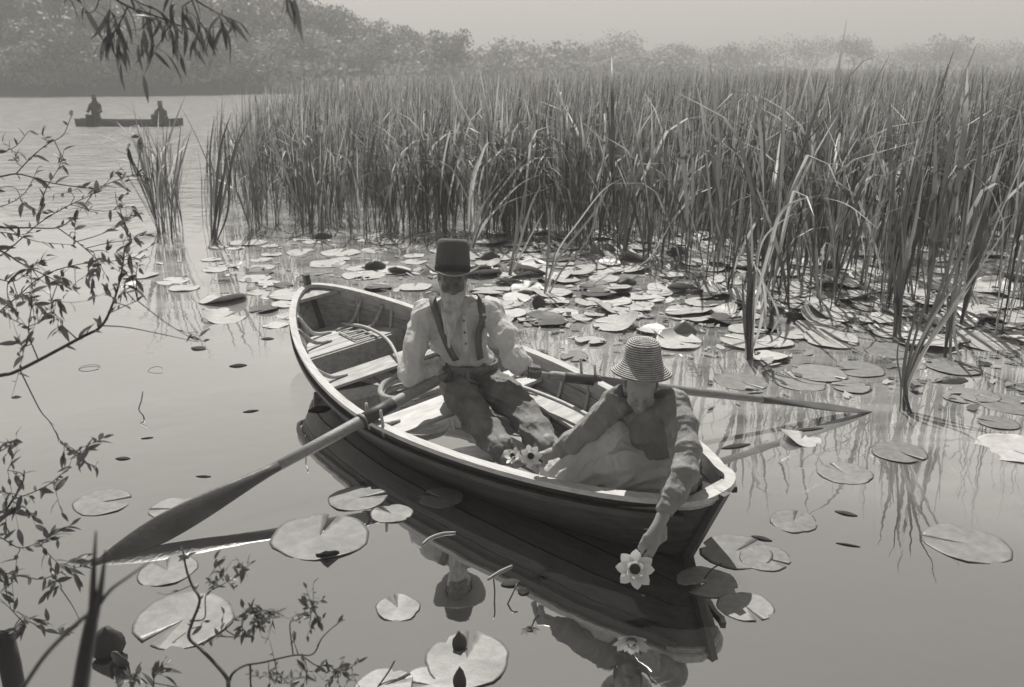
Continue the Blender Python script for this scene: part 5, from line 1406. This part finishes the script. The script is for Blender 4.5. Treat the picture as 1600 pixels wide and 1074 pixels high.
branch('twiggy_shrub', 'twiggy shrub of small oval leaves growing up from below the picture edge', yb,
       [([(362, 1250), (360, 1150), (357, 1074), (354, 1059), (335, 1036), (312, 1013), (295, 996), (301, 971), (312, 938), (300, 915), (291, 889), (286, 860)], .007, .05, .024, .72), ([(301, 971), (320, 965), (322, 930), (345, 915), (363, 905), (392, 881)], .0022, .05, .011, .45),
        ([(358, 1066), (364, 1052), (382, 1040), (411, 1035), (458, 1024), (489, 1022), (504, 996), (531, 971)], .0045, .1, .02, .75), ([(316, 1009), (333, 995), (370, 995), (392, 985), (430, 960)], .0026, .05, .011, .5), ([(370, 995), (352, 983), (361, 971), (390, 952)], .002, 0, .014, .5),
        ([(458, 1023), (453, 981), (456, 971), (470, 966), (480, 945)], .002, .05, .012, .6), ([(470, 1023), (494, 1040), (512, 1040), (535, 1050), (560, 1035)], .002, .05, .012, .4), ([(391, 1040), (392, 1100), (392, 1180)], .003, 0, .02, .0), ([(290, 989), (270, 1004), (275, 1003)], .0012, 0, 0, 0), ([(299, 915), (275, 925), (257, 930)], .0012, 0, .03, .5)],
       [(400, 965, 54, .030), (430, 955, 26, .022), (494, 958, 46, .024), (325, 905, 16, .020), (350, 900, 12, .02), (380, 888, 10, .014), (525, 1045, 36, .025), (420, 1056, 26, .028), (450, 1068, 20, .03), (480, 1062, 18, .03), (375, 985, 12, .018), (345, 985, 6, .015), (315, 975, 6, .014), (295, 870, 5, .010), (550, 1060, 10, .02), (460, 1005, 5, .012)], OVAL, 0.0, 'shrub')
branch('low_shrub_tip', 'spiky leaf tips showing at the bottom edge between stalk and twiggy shrub', 2.0,
       [([(225, 1250), (235, 1130), (240, 1074), (240, 1050)], .003, 0, .018, .5), ([(215, 1150), (205, 1090), (208, 1060)], .003, 0, .02, .5)], [(242, 1055, 12, .018), (205, 1062, 6, .015), (330, 1075, 6, .02), (180, 1068, 3, .01)], MED, -.6, 'shrub')
# blurred stalk close to the camera
def near_stalk():
    y = 1.05; b = Wy(118, 1180, y); root = empty('reed_stalk', V3(b)); tag(root, 'blurred dark forked reed stalk standing close to the camera', 'reed stalk')
    def part(name, path, rs):
        P = smooth_path([Wy(a, c, y) for a, c in path], 5) - b; MB().tube(P, np.interp(np.linspace(0, 1, len(P)), np.linspace(0, 1, len(rs)), rs), 8).build(name, M['stalk'], root)
    part('stem', [(112, 1500), (118, 1180), (126, 1074), (138, 1000), (146, 955)], [.0125, .0125, .0118, .0105, .008])
    part('leaf', [(144, 965), (146, 900), (150, 830)], [.006, .004, .0012]); part('leaf', [(148, 965), (158, 915), (165, 860)], [.006, .004, .0015])
    part('leaf', [(146, 960), (170, 925), (200, 902), (235, 878)], [.003, .002, .001]); part('leaf', [(20, 1100), (70, 1025), (120, 975), (140, 958)], [.003, .003, .003, .002])
near_stalk()
# old post at the picture corner
pp = Wy(6, 990, 2.25); hgt = float(pp[2]) + .3
mb = MB(); vs, fs = [], []
for j, t in enumerate(np.linspace(0, 1, 9)):
    for k in range(12):
        a = 2 * math.pi * k / 12; r = .028 * (1 + .10 * math.sin(3 * a + 1) + .06 * math.sin(7 * a + t * 4)) * (1 if j < 8 else .86); vs.append((r * math.cos(a), r * math.sin(a), -hgt + hgt * t + (.006 * math.sin(a * 2) if j == 8 else 0)))
for j in range(8):
    for k in range(12): fs.append([j * 12 + k, j * 12 + (k + 1) % 12, j * 12 + 12 + (k + 1) % 12, j * 12 + 12 + k])
fs += [list(range(96, 108)), list(range(12))[::-1]]
tag(mb.add(vs, fs).build('wooden_post', M['trunk'], None, loc=V3(pp)), 'dark weathered post cut by the bottom corner of the picture', 'post')

# ------------------------------------------------------------------ haze
hz = bpy.data.materials.new('haze'); hz.use_nodes = True; hn = hz.node_tree.nodes; hn.remove(hn['Principled BSDF'])
pv = hn.new('ShaderNodeVolumePrincipled'); pv.inputs['Color'].default_value = (.95, .95, .95, 1); pv.inputs['Density'].default_value = 0.0038; pv.inputs['Anisotropy'].default_value = 0.2
hz.node_tree.links.new(pv.outputs[0], hn['Material Output'].inputs['Volume'])
hb_ = MB().box((0, 98, 11.5), (500, 290, 26)).build('haze', hz, None, False); tag(hb_, 'thin bright summer haze over the water', kind='stuff')
